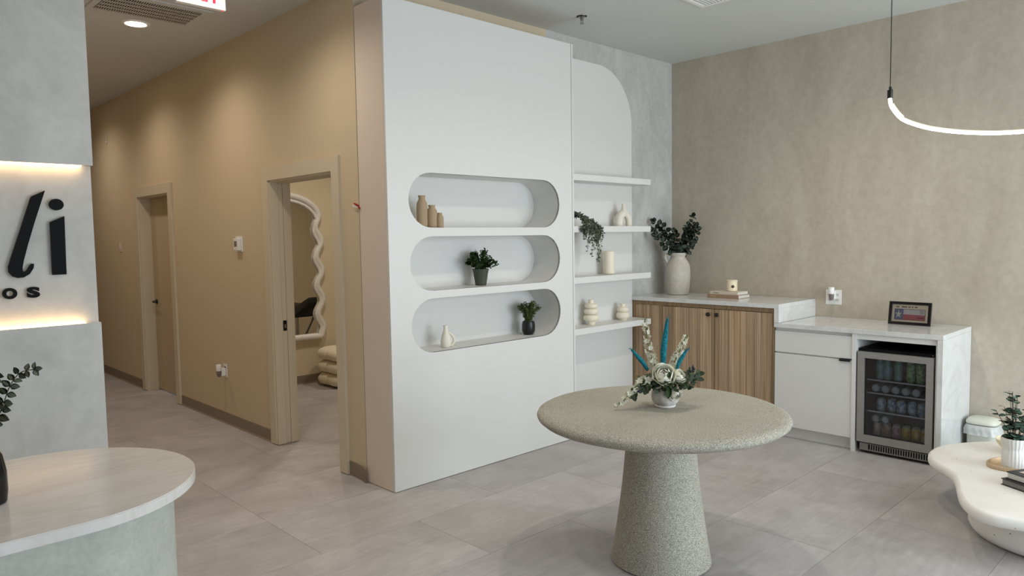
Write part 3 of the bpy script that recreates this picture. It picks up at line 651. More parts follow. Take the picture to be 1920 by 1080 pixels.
obj('plate', bxs((-.006, 0, -.036, .036, 0, .115, .002)), 'white_side', sw); obj('rocker', bxs((-.012, -.006, -.016, .016, .026, .09, .002)), 'white_side', sw)
sn = thing('wall_sensor', 'small pale sensor high on the far corridor wall', 'sensor', (0, 5.74, 2.79))
obj('plate', bxs((-.004, 0, -.04, .04, 0, .11, .001)), 'casing_paint', sn); obj('lens', blob(BM(), (-.006, -.0, .02), .010), 'white_plastic', sn, 60)

# ================================================================== SIDE ROOM
mr = thing('wavy_mirror', 'tall arched mirror in a wavy white frame in the side room', 'mirror', (1.155, 3.70, .50))
def side(z): return .405 + .034*math.cos((z-1.43)/.326*2*PI)
right = [(side(.03+1.33*i/40) if i > 2 else .405 + .01*i, .03 + 1.33*i/40) for i in range(41)]
top = [(.425*math.cos(a*PI/14), 1.36 + .255*math.sin(a*PI/14)) for a in range(1, 14)]
outl = right + top + [(-x, z) for x, z in right[::-1]]
obj('glass', prism(BM(), [(x*.96, z*.985+.01) for x, z in outl], -.012, -.008, 'y'), 'mirror_glass', mr)
obj('backing', prism(BM(), [(x*.97, z*.985+.01) for x, z in outl], -.008, -.0005, 'y'), 'white_side', mr)
loop = [(x, -.028, z) for x, z in outl] + [(outl[0][0], -.028, outl[0][1])]
obj('frame', tube(BM(), loop, .033, 10), 'white_plastic', mr, 60)
obj('frame_bead', tube(BM(), [(x*.93, -.034, .04 + (z-.04)*.965) for x, _, z in loop], .018, 8), 'white_plastic', mr, 60)
ot = thing('tufted_ottoman', 'cream tufted ottoman of three stacked cushions in the side room', 'ottoman', (1.675, 3.335, 0))
def lobes(a, z): 
    c, s_ = abs(math.cos(a)), abs(math.sin(a)); q = (c**5 + s_**5)**(-1/5)
    return q*(1 + .11*abs(math.sin(a*4))**.6 - .07)
for i in range(3):
    z0 = .008 + i*.140
    prof = [(.14, z0), (.20, z0+.004), (.245, z0+.022), (.262, z0+.05), (.266, z0+.07), (.262, z0+.092), (.245, z0+.118), (.20, z0+.137), (.10, z0+.142)]
    obj('cushion', lathe(BM(), prof, 96, lobes), 'fabric_cream', ot, 70)
obj('foot_plate', bxs((-.17, .17, -.17, .17, 0, .009)), 'black_metal', ot)
tr = thing('treatment_bed', 'black padded treatment bed seen in the wavy mirror', 'bed', (2.25, 1.75, 0))
bm = bxs((-.36, .36, -.75, .55, .60, .70, .03)); obj('seat_pad', bm, 'pad_black', tr, 40)
bm = BM(); t = BM(); box(t, -.34, .34, -.05, .05, 0, .55, .03); add(bm, t, Matrix.Translation((0, .53, .66)) @ Matrix.Rotation(-1.2, 4, 'X')); obj('back_pad', bm, 'pad_black', tr, 40)
obj('column', lathe(BM(), [(.05, .05), (.045, .60)], 20), 'chrome', tr, 40); obj('base', bxs((-.28, .28, -.45, .40, 0, .05, .01)), 'brushed_nickel', tr, 40)
obj('brace', tube(tube(BM(), [(-.2, -.3, .05), (-.2, .2, .6)], .018, 8), [(.2, -.3, .05), (.2, .2, .6)], .018, 8), 'chrome', tr, 40)

# ================================================================== OBJECTS IN THE NICHES AND ON THE SHELVES
def bottle(r, h): return [(r*.86, 0), (r*.96, .004), (r, h*.10), (r, h*.66), (r*.93, h*.76), (r*.66, h*.86), (r*.56, h*.90), (r*.60, h*.93), (r*.68, h*.985), (r*.66, h), (r*.50, h), (r*.46, h*.90), (.002, h*.88)]
for x, y, r, h, w in ((.378, .15, .0375, .216, 'tallest'), (.437, .12, .036, .152, 'middle sized'), (.480, .09, .0255, .100, 'smallest')):
    tag(obj('sand_vase', lathe(BM(), bottle(r, h), 28), 'sand_ceramic', None, 40), f'{w} of three matte sand bottle vases in the top niche', 'vase', 'sand bottle vases').location = (x, y, NZ[0][0]+.001)
vs = thing('pierced_vase', 'small white pierced bottle vase in the lowest niche', 'vase', (.540, .13, NZ[2][0]+.001))
obj('body', lathe(BM(), [(.030, 0), (.035, .006), (.036, .04), (.030, .075), (.018, .105), (.014, .13), (.0165, .15), (.012, .15), (.010, .12), (.002, .11)], 28), 'ivory_ceramic', vs, 40)
obj('loop', tube(BM(), spline([(.014, -.012, .10), (.040, -.030, .072), (.046, -.034, .036), (.030, -.022, .008)], 6, False), [.008]*5 + [.010]*14, 10), 'ivory_ceramic', vs, 50)

def leafme(name, L, Wd, m, fold=.12, n=5, tip=.0):
    """leaf along +x from the origin, two halves slightly folded"""
    bm = BM(); mid = []; lf = []; rt = []
    for i in range(n+1):
        u = i/n; w = Wd/2*math.sin(PI*u**(.8+tip))**.75 if 0 < u < 1 else 0
        mid.append(bm.verts.new((L*u, 0, -.10*L*u*u)))
        lf.append(bm.verts.new((L*u, w, -.10*L*u*u + w*fold)) if w else mid[-1]); rt.append(bm.verts.new((L*u, -w, -.10*L*u*u + w*fold)) if w else mid[-1])
    for i in range(n):
        for s_ in (lf, rt):
            q = [mid[i], mid[i+1], s_[i+1], s_[i]]; u_ = []
            for v_ in q:
                if v_ not in u_: u_.append(v_)
            if len(u_) > 2: bm.faces.new(u_ if s_ is lf else u_[::-1])
    ext = bmesh.ops.solidify(bm, geom=bm.faces[:], thickness=.0008)
    for f_ in bm.faces: f_.smooth = True
    me = bpy.data.meshes.new(name); bm.to_mesh(me); bm.free(); me.materials.append(MATS[m]); return me
def lmat(pos, d, nrm, s=1.0):
    x = Vector(d).normalized(); z = Vector(nrm); z = (z - x*z.dot(x)); z = z.normalized() if z.length > 1e-4 else x.orthogonal().normalized(); y = z.cross(x)
    M = Matrix((x, y, z)).transposed().to_4x4() @ Matrix.Diagonal((s, s, s, 1)); M.translation = Vector(pos); return M
def put_leaf(me, parent, pos, d, nrm, s=1.0, name='leaf'):
    o = bpy.data.objects.new(name, me); COL.objects.link(o); o.parent = parent; o.matrix_local = lmat(pos, d, nrm, s); return o
def rv(s=1.0): return Vector((random.uniform(-s, s), random.uniform(-s, s), random.uniform(-s, s)))
def joined_leaves(name, me, mats_, m, parent):
    bm = BM()
    for M in mats_:
        t = BM(); t.from_mesh(me); add(bm, t, M)
    o = obj(name, bm, m, parent, 60); o['kind'] = 'stuff'; return o
def bushy(parent, z0, n_st, spread, hgt, leaf, m, lsize, every, up=.55):
    """many fine stems with small leaves, joined into one foliage part"""
    ms = []; st = BM()
    for i in range(n_st):
        a = random.uniform(0, 2*PI); rr = spread*math.sqrt(random.uniform(.05, 1)); top_ = hgt*(1 - up*(rr/spread)**1.6)*random.uniform(.8, 1.0)
        p0 = Vector((.012*math.cos(a), .012*math.sin(a), z0)); p1 = Vector((rr*.45*math.cos(a), rr*.45*math.sin(a), z0+top_*.65)); p2 = Vector((rr*math.cos(a), rr*math.sin(a), z0+top_))
        pts = spline([p0, p1, p2], 5, False); tube(st, pts, .0012, 4)
        for j in range(2, len(pts)):
            for _ in range(every):
                d_ = (rv() + Vector((math.cos(a), math.sin(a), .5))*.5); ms.append(lmat(pts[j] + rv(.006), d_, Vector((0, -.3, 1)) + rv(.6), lsize*random.uniform(.75, 1.2)))
    obj('stems', st, 'stem_green', parent); joined_leaves('foliage', leaf, ms, m, parent)
small_round = leafme('small_leaf', .020, .016, 'leaf_green', n=4); small_thin = leafme('thin_leaf', .022, .009, 'leaf_lime', n=4); tiny = leafme('tiny_leaf', .017, .011, 'leaf_grey', n=3)
pt = thing('potted_plant', 'bushy green plant in a dark green pot in the middle niche', 'plant', (.890, .15, NZ[1][0]+.001))
obj('pot', lathe(BM(), [(.036, 0), (.040, .003), (.052, .085), (.058, .112), (.060, .118), (.054, .116), (.050, .10)], 40, lambda a, z: 1 + .03*math.sin(a*9)*min(1, z/.08), cap=False), 'pot_green', pt, 40)
obj('soil', lathe(BM(), [(.049, .100), (.002, .104)], 20, cap=False), 'soil', pt)
bushy(pt, .10, 46, .125, .175, small_round, 'leaf_green', .95, 3, .75)
pt = thing('potted_plant', 'small leafy plant in a black swirled pot in the lowest niche', 'plant', (1.366, .145, NZ[2][0]+.001))
obj('pot', lathe(BM(), [(.030, 0), (.040, .006), (.050, .030), (.051, .070), (.047, .100), (.044, .100), (.042, .085)], 40, lambda a, z: 1 + .022*math.sin(a*8 + z*50), cap=False), 'pot_black', pt, 40)
obj('soil', lathe(BM(), [(.043, .086), (.002, .090)], 20, cap=False), 'soil', pt)
bushy(pt, .085, 50, .095, .175, small_thin, 'leaf_lime', .95, 3, .25)

# arch vase
av = thing('arch_vase', 'ivory two-legged arch vase on the second shelf', 'vase', (2.596, .165, SZ[1]+.001), -.25)
pts = [(-.052, 0, .003), (-.054, 0, .03), (-.050, 0, .065), (-.034, 0, .096), (0, 0, .112), (.034, 0, .096), (.052, 0, .065), (.056, 0, .03), (.057, 0, .003)]
cv2 = spline(pts, 4, False); obj('legs', tube(BM(), cv2, [.036 if i < len(cv2)*.5 else .029 for i in range(len(cv2))], 14), 'ivory_ceramic', av, 60)
obj('neck', lathe(BM(), [(.034, .115), (.030, .135), (.019, .160), (.016, .185), (.017, .197), (.012, .197), (.011, .17)], 20, cap=False), 'ivory_ceramic', av, 50)
cy = tag(obj('cylinder_vase', lathe(BM(), [(.036, 0), (.045, .004), (.048, .014), (.049, .10), (.048, .188), (.044, .199), (.034, .203), (.024, .201), (.022, .19), (.002, .19)], 32), 'cream_ceramic', None, 50), 'plain cream cylinder vase on the third shelf', 'vase'); cy.location = (2.385, .165, SZ[2]+.001)
def bubble(levels, neck):
    prof = []; z = 0
    for (rb, rw, hh) in levels:
        for i in range(7):
            a = -PI/2 + PI*i/6; prof.append((rb + rw*max(0, math.cos(a)), z + hh/2 + hh/2*math.sin(a)))
        z += hh
    prof += [(neck, z+.004), (neck*.95, z+.026), (neck*1.05, z+.034), (neck*.8, z+.034), (neck*.75, z)]
    return prof
v1 = tag(obj('ringed_vase', lathe(BM(), [(.034, 0), (.036, .026)] + [(r, z+.028) for r, z in bubble([(.038, .030, .058), (.036, .026, .052), (.034, .022, .042)], .023)], 32, cap=False), 'cream_ceramic', None, 50), 'taller cream vase of stacked rings on the lowest shelf', 'vase', 'ringed cream vases'); v1.location = (2.152, .175, SZ[3]+.001)
v2 = tag(obj('ringed_vase', lathe(BM(), [(.036, 0), (.038, .008)] + [(r, z+.010) for r, z in bubble([(.034, .026, .062), (.034, .017, .044)], .025)], 32, cap=False), 'cream_ceramic', None, 50), 'shorter cream vase of stacked rings on the lowest shelf', 'vase', 'ringed cream vases'); v2.location = (2.596, .18, SZ[3]+.001)
# trailing plant on the second shelf
tp = thing('trailing_plant', 'green trailing plant spilling over the second shelf', 'plant', (1.825, .15, SZ[1]+.001))
obj('pot', lathe(BM(), [(.040, 0), (.050, .07), (.052, .075), (.045, .074), (.042, .06)], 24, cap=False), 'ivory_ceramic', tp, 40)
obj('soil', lathe(BM(), [(.044, .062), (.002, .064)], 16, cap=False), 'soil', tp)
ms = []; st = BM()
for i in range(34):
    u = random.random(); ex_ = .06 + .235*u; dr = random.uniform(.03, .12) if i % 2 else random.uniform(.12, .27)
    if ex_ < .13: dr *= .35
    p = [Vector((.01, 0, .06)), Vector((ex_*.45, -.03, .085 + .03*(1-u))), Vector((ex_*.9, -.100 - random.uniform(0, .03), .055 - .05*u)), Vector((ex_, -.115 - random.uniform(0, .03), -.02 - .04*u)), Vector((ex_ - .03*random.random(), -.118, -.02 - dr))]
    pts = spline(p, 7, False); tube(st, pts, .0011, 4)
    for j, q in enumerate(pts):
        for _ in range(2): ms.append(lmat(q + rv(.009), rv() + Vector((0, -.4, -.3)), Vector((0, -1, .6)) + rv(.6), random.uniform(.8, 1.4)))
obj('vines', st, 'stem_green', tp); joined_leaves('foliage', tiny, ms, 'leaf_grey', tp)

# ================================================================== ON THE COUNTERS
ju = thing('stoneware_jug', 'tall grey stoneware jug with a small handle on the raised counter', 'jug', (3.265, .045, 1.0535))
obj('body', lathe(BM(), [(.088, 0), (.096, .004), (.104, .05), (.111, .15), (.112, .23), (.106, .275), (.090, .310), (.072, .335), (.066, .350), (.070, .362), (.079, .370), (.080, .384), (.074, .390), (.062, .388), (.058, .35), (.002, .34)], 44), 'stoneware', ju, 45)
hdir = Vector((-.72, .69, 0))
obj('handle', tube(BM(), spline([hdir*.070 + Vector((0, 0, .372)), hdir*.105 + Vector((0, 0, .378)), hdir*.120 + Vector((0, 0, .345)), hdir*.098 + Vector((0, 0, .300))], 6, False), .011, 10), 'stoneware', ju, 60)
jl = leafme('round_leaf', .064, .056, 'leaf_dark', n=6)
eb = thing('eucalyptus_bunch', 'dark green eucalyptus branches in the stoneware jug', 'plant', (3.265, .045, 1.40))
RG = Vector((.7205, -.6934, 0)); UPV = Vector((0, 0, 1)); TOC = Vector((-.693, -.7205, 0))
def branches(parent, specs, leaf, stem_r, gap, ls, jit=.3, stem_m='stem_brown', z_in=-.12, pair=True):
    for (u0, v0, pts_) in specs:
        P = [Vector((0, 0, z_in)) + RG*u0*.3, RG*u0 + UPV*.0] + [RG*a + UPV*b + TOC*c_ for a, b, c_ in pts_]
        c_ = spline(P, 8, False); obj('stem', tube(BM(), c_, stem_r, 5), stem_m, parent, 60)
        acc = 0; side_ = 1
        for j in range(1, len(c_)):
            acc += (c_[j]-c_[j-1]).length
            if acc > gap and c_[j].z > .02:
                acc = 0; t_ = (c_[j]-c_[max(0, j-1)]).normalized()
                fr_ = j/len(c_); s_ = ls*(1.15 - .45*fr_)*random.uniform(.85, 1.1)
                sd = t_.cross(TOC).normalized()*side_; nn = TOC + UPV*.35 + rv(.5)
                for q in ((1, -1) if pair else (1,)):
                    put_leaf(leaf, parent, c_[j], sd*q + t_*.35 + rv(jit), nn, s_)
                side_ = -side_
        put_leaf(leaf, parent, c_[-1], (c_[-1]-c_[-2]), TOC + UPV*.4, ls*.7)
branches(eb, [(-.01, 0, [(-.06, .12, .02), (-.12, .26, 0), (-.22, .34, -.02)]), (-.015, 0, [(-.10, .10, .05), (-.20, .19, .06), (-.25, .26, .05)]), (0, 0, [(-.03, .14, .03), (-.04, .24, .02)]), (.012, 0, [(.05, .14, .02), (.12, .26, 0), (.15, .38, -.03)]), (.015, 0, [(.08, .12, .04), (.15, .20, .04), (.17, .29, .02)]), (.01, 0, [(.02, .12, .06), (.06, .22, .08), (.08, .30, .05)]), (-.01, 0, [(-.03, .08, .07), (-.06, .16, .09)]), (.01, 0, [(.07, .05, .06), (.11, .10, .07)])], jl, .0022, .036, 1.0, jit=.75, z_in=-.30)
for o_ in (  # two books lying on the counter
    ('tan hardcover book at the bottom of the counter pile', 'book_tan', 'print_tan', 0, .030, 3.115, 3.315, -.655, -.355), ('ivory paperback on top of the counter pile', 'book_ivory', 'ink_dark', .0305, .026, 3.128, 3.312, -.640, -.375)):
    lab, mm, pm, z0, h_, xa, xb, ya, yb = o_
    b_ = thing('book', lab, 'book', ((xa+xb)/2, (ya+yb)/2, 1.0535+z0), 0, 'books on the raised counter'); hx, hy = (xb-xa)/2, (yb-ya)/2
    obj('cover', bxs((-hx, hx, -hy, hy, 0, .003), (-hx, hx, -hy, hy, h_-.003, h_), (-hx, -hx+.003, -hy, hy, .003, h_-.003)), mm, b_)
    obj('pages', bxs((-hx+.003, hx-.004, -hy+.003, hy-.003, .003, h_-.003)), 'page_white', b_)
    for q in range(5): obj('spine_print', bxs((-hx-.0005, -hx, hy-.04-.011*q, hy-.032-.011*q, h_*.4, h_*.62)), pm, b_)
cd = thing('candle', 'cream candle jar with a small round emblem on the books', 'candle', (3.222, -.535, 1.0535+.057))
obj('jar', lathe(BM(), [(.040, 0), (.045, .004), (.0455, .088), (.043, .091), (.041, .088), (.040, .070), (.002, .070)], 32), 'candle_cream', cd, 45)
obj('lid', lathe(BM(), [(.0465, .086), (.0475, .088), (.0475, .096), (.045, .098), (.002, .099)], 32, cap=False), 'candle_cream', cd, 45)
bm = BM(); t = BM(); lathe(t, [(.0135, 0), (.0135, .0015)], 20); add(bm, t, Matrix.Translation(Vector((0, 0, .042)) + Vector((-.80, -.60, 0))*.0445) @ Vector((-.80, -.60, 0)).to_track_quat('Z', 'Y').to_matrix().to_4x4()); obj('emblem', bm, 'candle_mark', cd)
# framed print leaning on the lower counter
fp = thing('picture_frame', 'black framed print of a blue, white and red banknote on the counter', 'picture frame', (3.318, -1.940, .9065), 0)
fp.rotation_euler = (0, .17, -.02)
FW, FH = .146, .172
obj('frame', prism(BM(), [(-FW, 0), (FW, 0), (FW, FH), (-FW, FH)], -.018, 0, 'x', [[(-FW+.020, .020), (FW-.020, .020), (FW-.020, FH-.020), (-FW+.020, FH-.020)]]), 'black_gloss', fp)
obj('mat_board', bxs((-.008, -.006, -FW+.018, FW-.018, .018, FH-.018)), 'mat_cream', fp)
pz0, pz1 = .036, .118
note = obj('banknote', bxs((-.0092, -.008, -.107, .107, pz0, pz1)), 'ink_dark', fp)
obj('blue_field', bxs((-.0098, -.0092, .044, .104, pz0+.003, pz1-.003)), 'flag_blue', note); obj('white_field', bxs((-.0098, -.0092, -.104, .044, (pz0+pz1)/2, pz1-.003)), 'flag_white', note); obj('red_field', bxs((-.0098, -.0092, -.104, .044, pz0+.003, (pz0+pz1)/2)), 'flag_red', note)
stp = [(.078 + (.030 if i % 2 == 0 else .012)*math.cos(PI/2 + i*PI/5)*.85, (pz0+pz1)/2 + (.034 if i % 2 == 0 else .013)*math.sin(PI/2 + i*PI/5)) for i in range(10)]
obj('star', prism(BM(), stp, -.0104, -.0098, 'x'), 'star_white', note)
tx = BM()
for a, w in ((.098, .020), (.060, .038), (.014, .016), (-.010, .012), (-.030, .020)): box(tx, -.0086, -.008, a-w, a, .130, .137)
obj('caption', tx, 'ink_dark', fp)
tx = BM()
for i in range(4): box(tx, -.0102, -.0098, -.098, -.070 + .006*(i % 2), .086+.007*i, .088+.007*i)
box(tx, -.0102, -.0098, -.098, -.055, .052, .058); obj('small_print', tx, 'ink_dark', note)
obj('glazing', bxs((-.0135, -.0125, -FW+.019, FW-.019, .019, FH-.019)), 'picture_glass', fp)
obj('easel_back', bxs((0, .003, -FW+.01, FW-.01, .01, FH-.01)), 'book_black', fp)

# ================================================================== FLOWERS ON THE ROUND TABLE
VT = (.43, -1.735, .7585)
bw = thing('bowl_vase', 'ribbed whitewashed bowl vase on the round table', 'vase', VT)
obj('bowl', lathe(BM(), [(.046, .010), (.050, .012), (.064, .030), (.069, .052), (.066, .072), (.056, .090), (.053, .094), (.048, .092), (.056, .07), (.002, .06)], 64, lambda a, z: 1 + .012*math.sin(a*26), cap=False), 'bowl_washed', bw, 40)
obj('foot_ring', lathe(BM(), [(.044, 0), (.050, .002), (.051, .008), (.047, .012), (.04, .012)], 40), 'white_ceramic', bw, 40)
fl = thing('flower_arrangement', 'white roses, white stock and teal grass arranged in the bowl vase', 'flowers', (VT[0], VT[1], VT[2]+.07))
def F(u, v, w=0): return RG*u + UPV*(v-.07) + TOC*w
def rose(c, r, parent, axis):
    R_ = axis.normalized().to_track_quat('Z', 'Y').to_matrix().to_4x4(); ro = None; bm = BM()
    for k_, (rr, tt, n_) in enumerate(((.34, 8, 3), (.50, 20, 4), (.66, 34, 5), (.84, 50, 5), (1.0, 68, 6))):
        for i in range(n_):
            a0 = 2*PI*i/n_ + k_*.75; g = []
            for iu in range(9):
                row = []; edge = abs(iu-4)/4; a = a0 + (iu-4)/4*PI/n_*1.22; th_ = math.radians(tt) + .42*edge**2.2
                for iv in range(6):
                    t_ = iv/5; th = math.radians(150) + (th_ - math.radians(150))*t_; q = r*rr*(1 + .20*t_**5 + .05*((i+k_) % 2))
                    row.append(bm.verts.new((q*math.sin(th)*math.cos(a), q*math.sin(th)*math.sin(a), q*math.cos(th)*.92 - .10*r*rr*t_**6)))
                g.append(row)
            for iu in range(8):
                for iv in range(5): bm.faces.new((g[iu][iv], g[iu+1][iv], g[iu+1][iv+1], g[iu][iv+1]))
    bmesh.ops.transform(bm, matrix=Matrix.Translation(c) @ R_, verts=bm.verts)
    return obj('rose', bm, 'petal_white', parent, 80)
rose(F(-.022, .172, .070), .050, fl, TOC*.8 + UPV*.7 - RG*.12)
rose(F(.036, .074, .072), .029, fl, TOC*.9 - UPV*.35 + RG*.3)
rose(F(.060, .160, .045), .034, fl, TOC*.6 + UPV*.7 + RG*.6)
fm = leafme('floret', .024, .017, 'petal_white', fold=.3, n=3)
def stock(path, n_, rad, parent, green=.15):
    c_ = spline(path, 8, False); sp_ = obj('flower_spike', tube(BM(), c_, .0028, 6), 'stem_green', parent, 60); ms = []
    for i in range(n_):
        u = i/n_; q = c_[min(len(c_)-1, int((.12 + .88*u)*(len(c_)-1)))]
        a = i*2.4; t_ = (c_[-1]-c_[0]).normalized(); s1 = t_.orthogonal().normalized(); s2 = t_.cross(s1)
        o_ = (s1*math.cos(a) + s2*math.sin(a)); k_ = rad*(1.05-.65*u)
        cen = q + o_*k_
        for j in range(5):
            b_ = j*2*PI/5; w1 = o_.orthogonal().normalized(); w2 = o_.cross(w1)
            ms.append(lmat(cen, w1*math.cos(b_) + w2*math.sin(b_) + o_*.45, o_ + rv(.2), random.uniform(.75, 1.05)*(1.1-.45*u)))
    joined_leaves('florets', fm, ms, 'petal_white', sp_)
    ms = [lmat(q + rv(.004), rv() + Vector((0, 0, .4)), rv(), .5) for q in c_[-6:]] + [lmat(c_[j] + rv(.005), rv() + Vector((0, 0, .1)), rv(), .8) for j in range(0, len(c_), 3)]
    joined_leaves('spike_leaves', small_thin, ms, 'leaf_lime', sp_)
stock([F(-.01, .09), F(-.045, .19, -.01), F(-.078, .29, -.015), F(-.098, .435, -.02)], 40, .021, fl)
stock([F(.01, .09), F(.040, .19, -.02), F(.078, .27, -.03), F(.112, .345, -.03)], 30, .019, fl)
stock([F(-.02, .10, .02), F(-.10, .145, .05), F(-.170, .10, .06), F(-.215, .045, .06), F(-.262, .016, .06)], 20, .012, fl)
def plume(path, r, parent):
    c_ = spline(path, 8, False); n_ = len(c_); bm = tube(BM(), c_, [r*(.35 + .75*math.sin(PI*min(1, .12+.88*(i/(n_-1)))**.9)) if i < n_-1 else .001 for i in range(n_)], 10)
    for i in range(0, n_):
        for j in range(9):
            d_ = rv(); t_ = (c_[min(i+1, n_-1)]-c_[max(0, i-1)]).normalized(); d_ = (d_ + t_*1.2).normalized(); b_ = c_[i] + d_*r*.5; e_ = c_[i] + d_*r*1.7; w_ = d_.orthogonal().normalized()*.0009
            bm.faces.new((bm.verts.new(b_-w_), bm.verts.new(b_+w_), bm.verts.new(e_)))
    return obj('teal_plume', bm, 'grass_teal', parent, 60)
plume([F(-.012, .20, .01), F(-.010, .28, .01), F(.002, .36, 0), F(.012, .440, 0)], .0135, fl)
plume([F(-.090, .185, .02), F(-.115, .225, .02), F(-.145, .260, .02), F(-.172, .292, .02)], .0105, fl)
plume([F(.052, .185, .02), F(.066, .225, .02), F(.086, .258, .02), F(.106, .290, .02)], .0095, fl)
el = leafme('euca_leaf', .033, .027, 'leaf_mid', n=4)
ms = []
for i in range(230):
    a = random.uniform(0, 2*PI); rr = random.uniform(.03, .105); u_ = rr*math.cos(a)*1.25; w_ = rr*math.sin(a)
    ms.append(lmat(F(u_, .105 + random.uniform(-.02, .085)*(1-rr/.16), w_), RG*u_ + TOC*w_ + rv(.06) + UPV*.02, UPV + TOC*.5 + rv(.5), random.uniform(.6, 1.05)))
for i in range(30):
    u = random.random(); ms.append(lmat(F(-.07-.10*u, .135-.06*u+random.uniform(-.03, .02), .05+random.uniform(-.03, .03)), rv(), TOC + UPV*.4 + rv(.4), random.uniform(.6, 1.0)))
for i in range(34):
    u = random.random(); ms.append(lmat(F(.08+.08*u, .150+.02*u+random.uniform(-.025, .02), .03+random.uniform(-.03, .03)), RG + rv(.7), TOC + UPV*.5 + rv(.4), random.uniform(.5, .95)))
joined_leaves('foliage', el, ms, 'leaf_mid', fl)
bl = leafme('broad_leaf', .075, .042, 'leaf_green', n=6)
put_leaf(bl, fl, F(.0, .115, .07), TOC*.5 - UPV*.8 - RG*.1, TOC + UPV*.3, .85, 'broad_leaf'); put_leaf(bl, fl, F(.050, .128, .05), RG + TOC*.5 - UPV*.28, UPV + TOC*.6, .85, 'broad_leaf'); put_leaf(bl, fl, F(-.050, .125, .05), -RG + TOC*.6 - UPV*.25, UPV + TOC*.6, .8, 'broad_leaf')
put_leaf(bl, fl, F(-.012, .165, .125), UPV + TOC*.3 + RG*.15, TOC, .45, 'broad_leaf')
bm = BM()
for i in range(9): blob(bm, F(.125 + random.uniform(-.02, .022), .185 + random.uniform(-.015, .018), .02 + random.uniform(-.012, .012)), .0062, 8, 6)
obj('berries', bm, 'berry_blue', fl, 60)
bm = BM()
for i in range(8): blob(bm, F(-.155 + random.uniform(-.02, .02), .105 + random.uniform(-.02, .02), .06 + random.uniform(-.012, .012)), .0055, 8, 6)
obj('berries', bm, 'berry_blue', fl, 60)
obj('stem_bundle', lathe(BM(), [(.020, -.006), (.038, .02), (.040, .05), (.03, .07)], 16), 'stem_green', fl, 50)

# ================================================================== COFFEE TABLE
ZT = .27
vis = [(2.853, -2.763), (2.817, -2.671), (2.753, -2.584), (2.643, -2.493), (2.53, -2.433), (2.423, -2.387), (2.315, -2.374), (2.184, -2.397), (2.099, -2.431), (2.013, -2.503), (1.969, -2.57), (1.912, -2.62), (1.815, -2.661), (1.662, -2.696), (1.527, -2.738), (1.422, -2.789), (1.347, -2.852), (1.329, -2.911), (1.343, -2.982), (1.371, -3.06)]
hid = [(1.42, -3.22), (1.50, -3.42), (1.68, -3.58), (1.95, -3.62), (2.2, -3.55), (2.42, -3.47), (2.66, -3.44), (2.84, -3.33), (2.92, -3.14), (2.90, -2.92)]
ol = [Vector((a, b)) for a, b in vis + hid]
for _ in range(2): ol = [(ol[i-1] + ol[i]*2 + ol[(i+1) % len(ol)])/4 for i in range(len(ol))]
ol = [Vector((v_.x, v_.y)) for v_ in spline([(v_.x, v_.y, 0) for v_ in ol], 4)]
def offset(poly, d_):
    out = []; n_ = len(poly)
    for i in range(n_):
        t_ = (poly[(i+1) % n_] - poly[i-1]).normalized(); nn = Vector((-t_.y, t_.x)); out.append(poly[i] + nn*d_)
    return out
sgn = 1 if sum(ol[i-1].x*ol[i].y - ol[i].x*ol[i-1].y for i in range(len(ol))) > 0 else -1
def ringed(poly, prof):
    bm = BM(); rings = [[bm.verts.new((v_.x, v_.y, z)) for v_ in offset(poly, sgn*d_)] for d_, z in prof]; n_ = len(poly)
    for a, b in zip(rings, rings[1:]):
        for i in range(n_): bm.faces.new((a[i], a[(i+1) % n_], b[(i+1) % n_], b[i]))
    bm.faces.new(rings[0][::-1]); bm.faces.new(rings[-1]); bmesh.ops.recalc_face_normals(bm, faces=bm.faces); return bm
cf = thing('coffee_table', 'low cream cloud-shaped plaster coffee table', 'table', (2.1, -3.05, 0))
obj('tabletop', ringed(ol, [(.035, ZT-.062), (.014, ZT-.058), (.003, ZT-.046), (0, ZT-.032), (.002, ZT-.014), (.010, ZT-.004), (.022, ZT)]), 'pitted_plaster', cf, 50, True)
cc = [Vector((2.02 + .44*math.cos(2*PI*i/64), -3.10 + .42*math.sin(2*PI*i/64))) for i in range(64)]
obj('base', ringed(cc, [(.05, 0), (.012, .012), (0, .04), (.002, .075), (.018, .098), (.026, .112), (.014, .132), (.004, .16), (.006, ZT-.062)]), 'pitted_plaster', cf, 50, True)
ty = thing('wooden_tray', 'oval pale wooden tray under the ribbed pot on the coffee table', 'tray', (2.315, -2.905, ZT+.0005), -.72)
ov = [Vector((.25*math.cos(2*PI*i/48)*(1 if True else 0), .135*math.sin(2*PI*i/48))) for i in range(48)]
sg0 = sgn; sgn = 1
obj('rim', ringed(ov, [(.004, 0), (0, .004), (0, .020), (.003, .022), (.008, .022), (.010, .010), (.012, .009)]), 'tray_wood', ty, 40)
pr_ = thing('potted_eucalyptus', 'small eucalyptus plant in a white ribbed pot on the coffee table', 'plant', (2.178, -2.846, ZT+.0100))
obj('pot', lathe(BM(), [(.050, 0), (.056, .002), (.060, .07), (.059, .09), (.054, .106), (.053, .112), (.056, .122), (.062, .140), (.063, .172), (.058, .172), (.054, .15)], 90, lambda a, z: 1 + .030*math.sin(a*22), cap=False), 'white_ceramic', pr_, 50)
obj('soil', lathe(BM(), [(.053, .152), (.002, .155)], 20, cap=False), 'soil', pr_)
ce = leafme('oval_leaf', .056, .044, 'leaf_euca', n=5)
rs = random.Random(3)
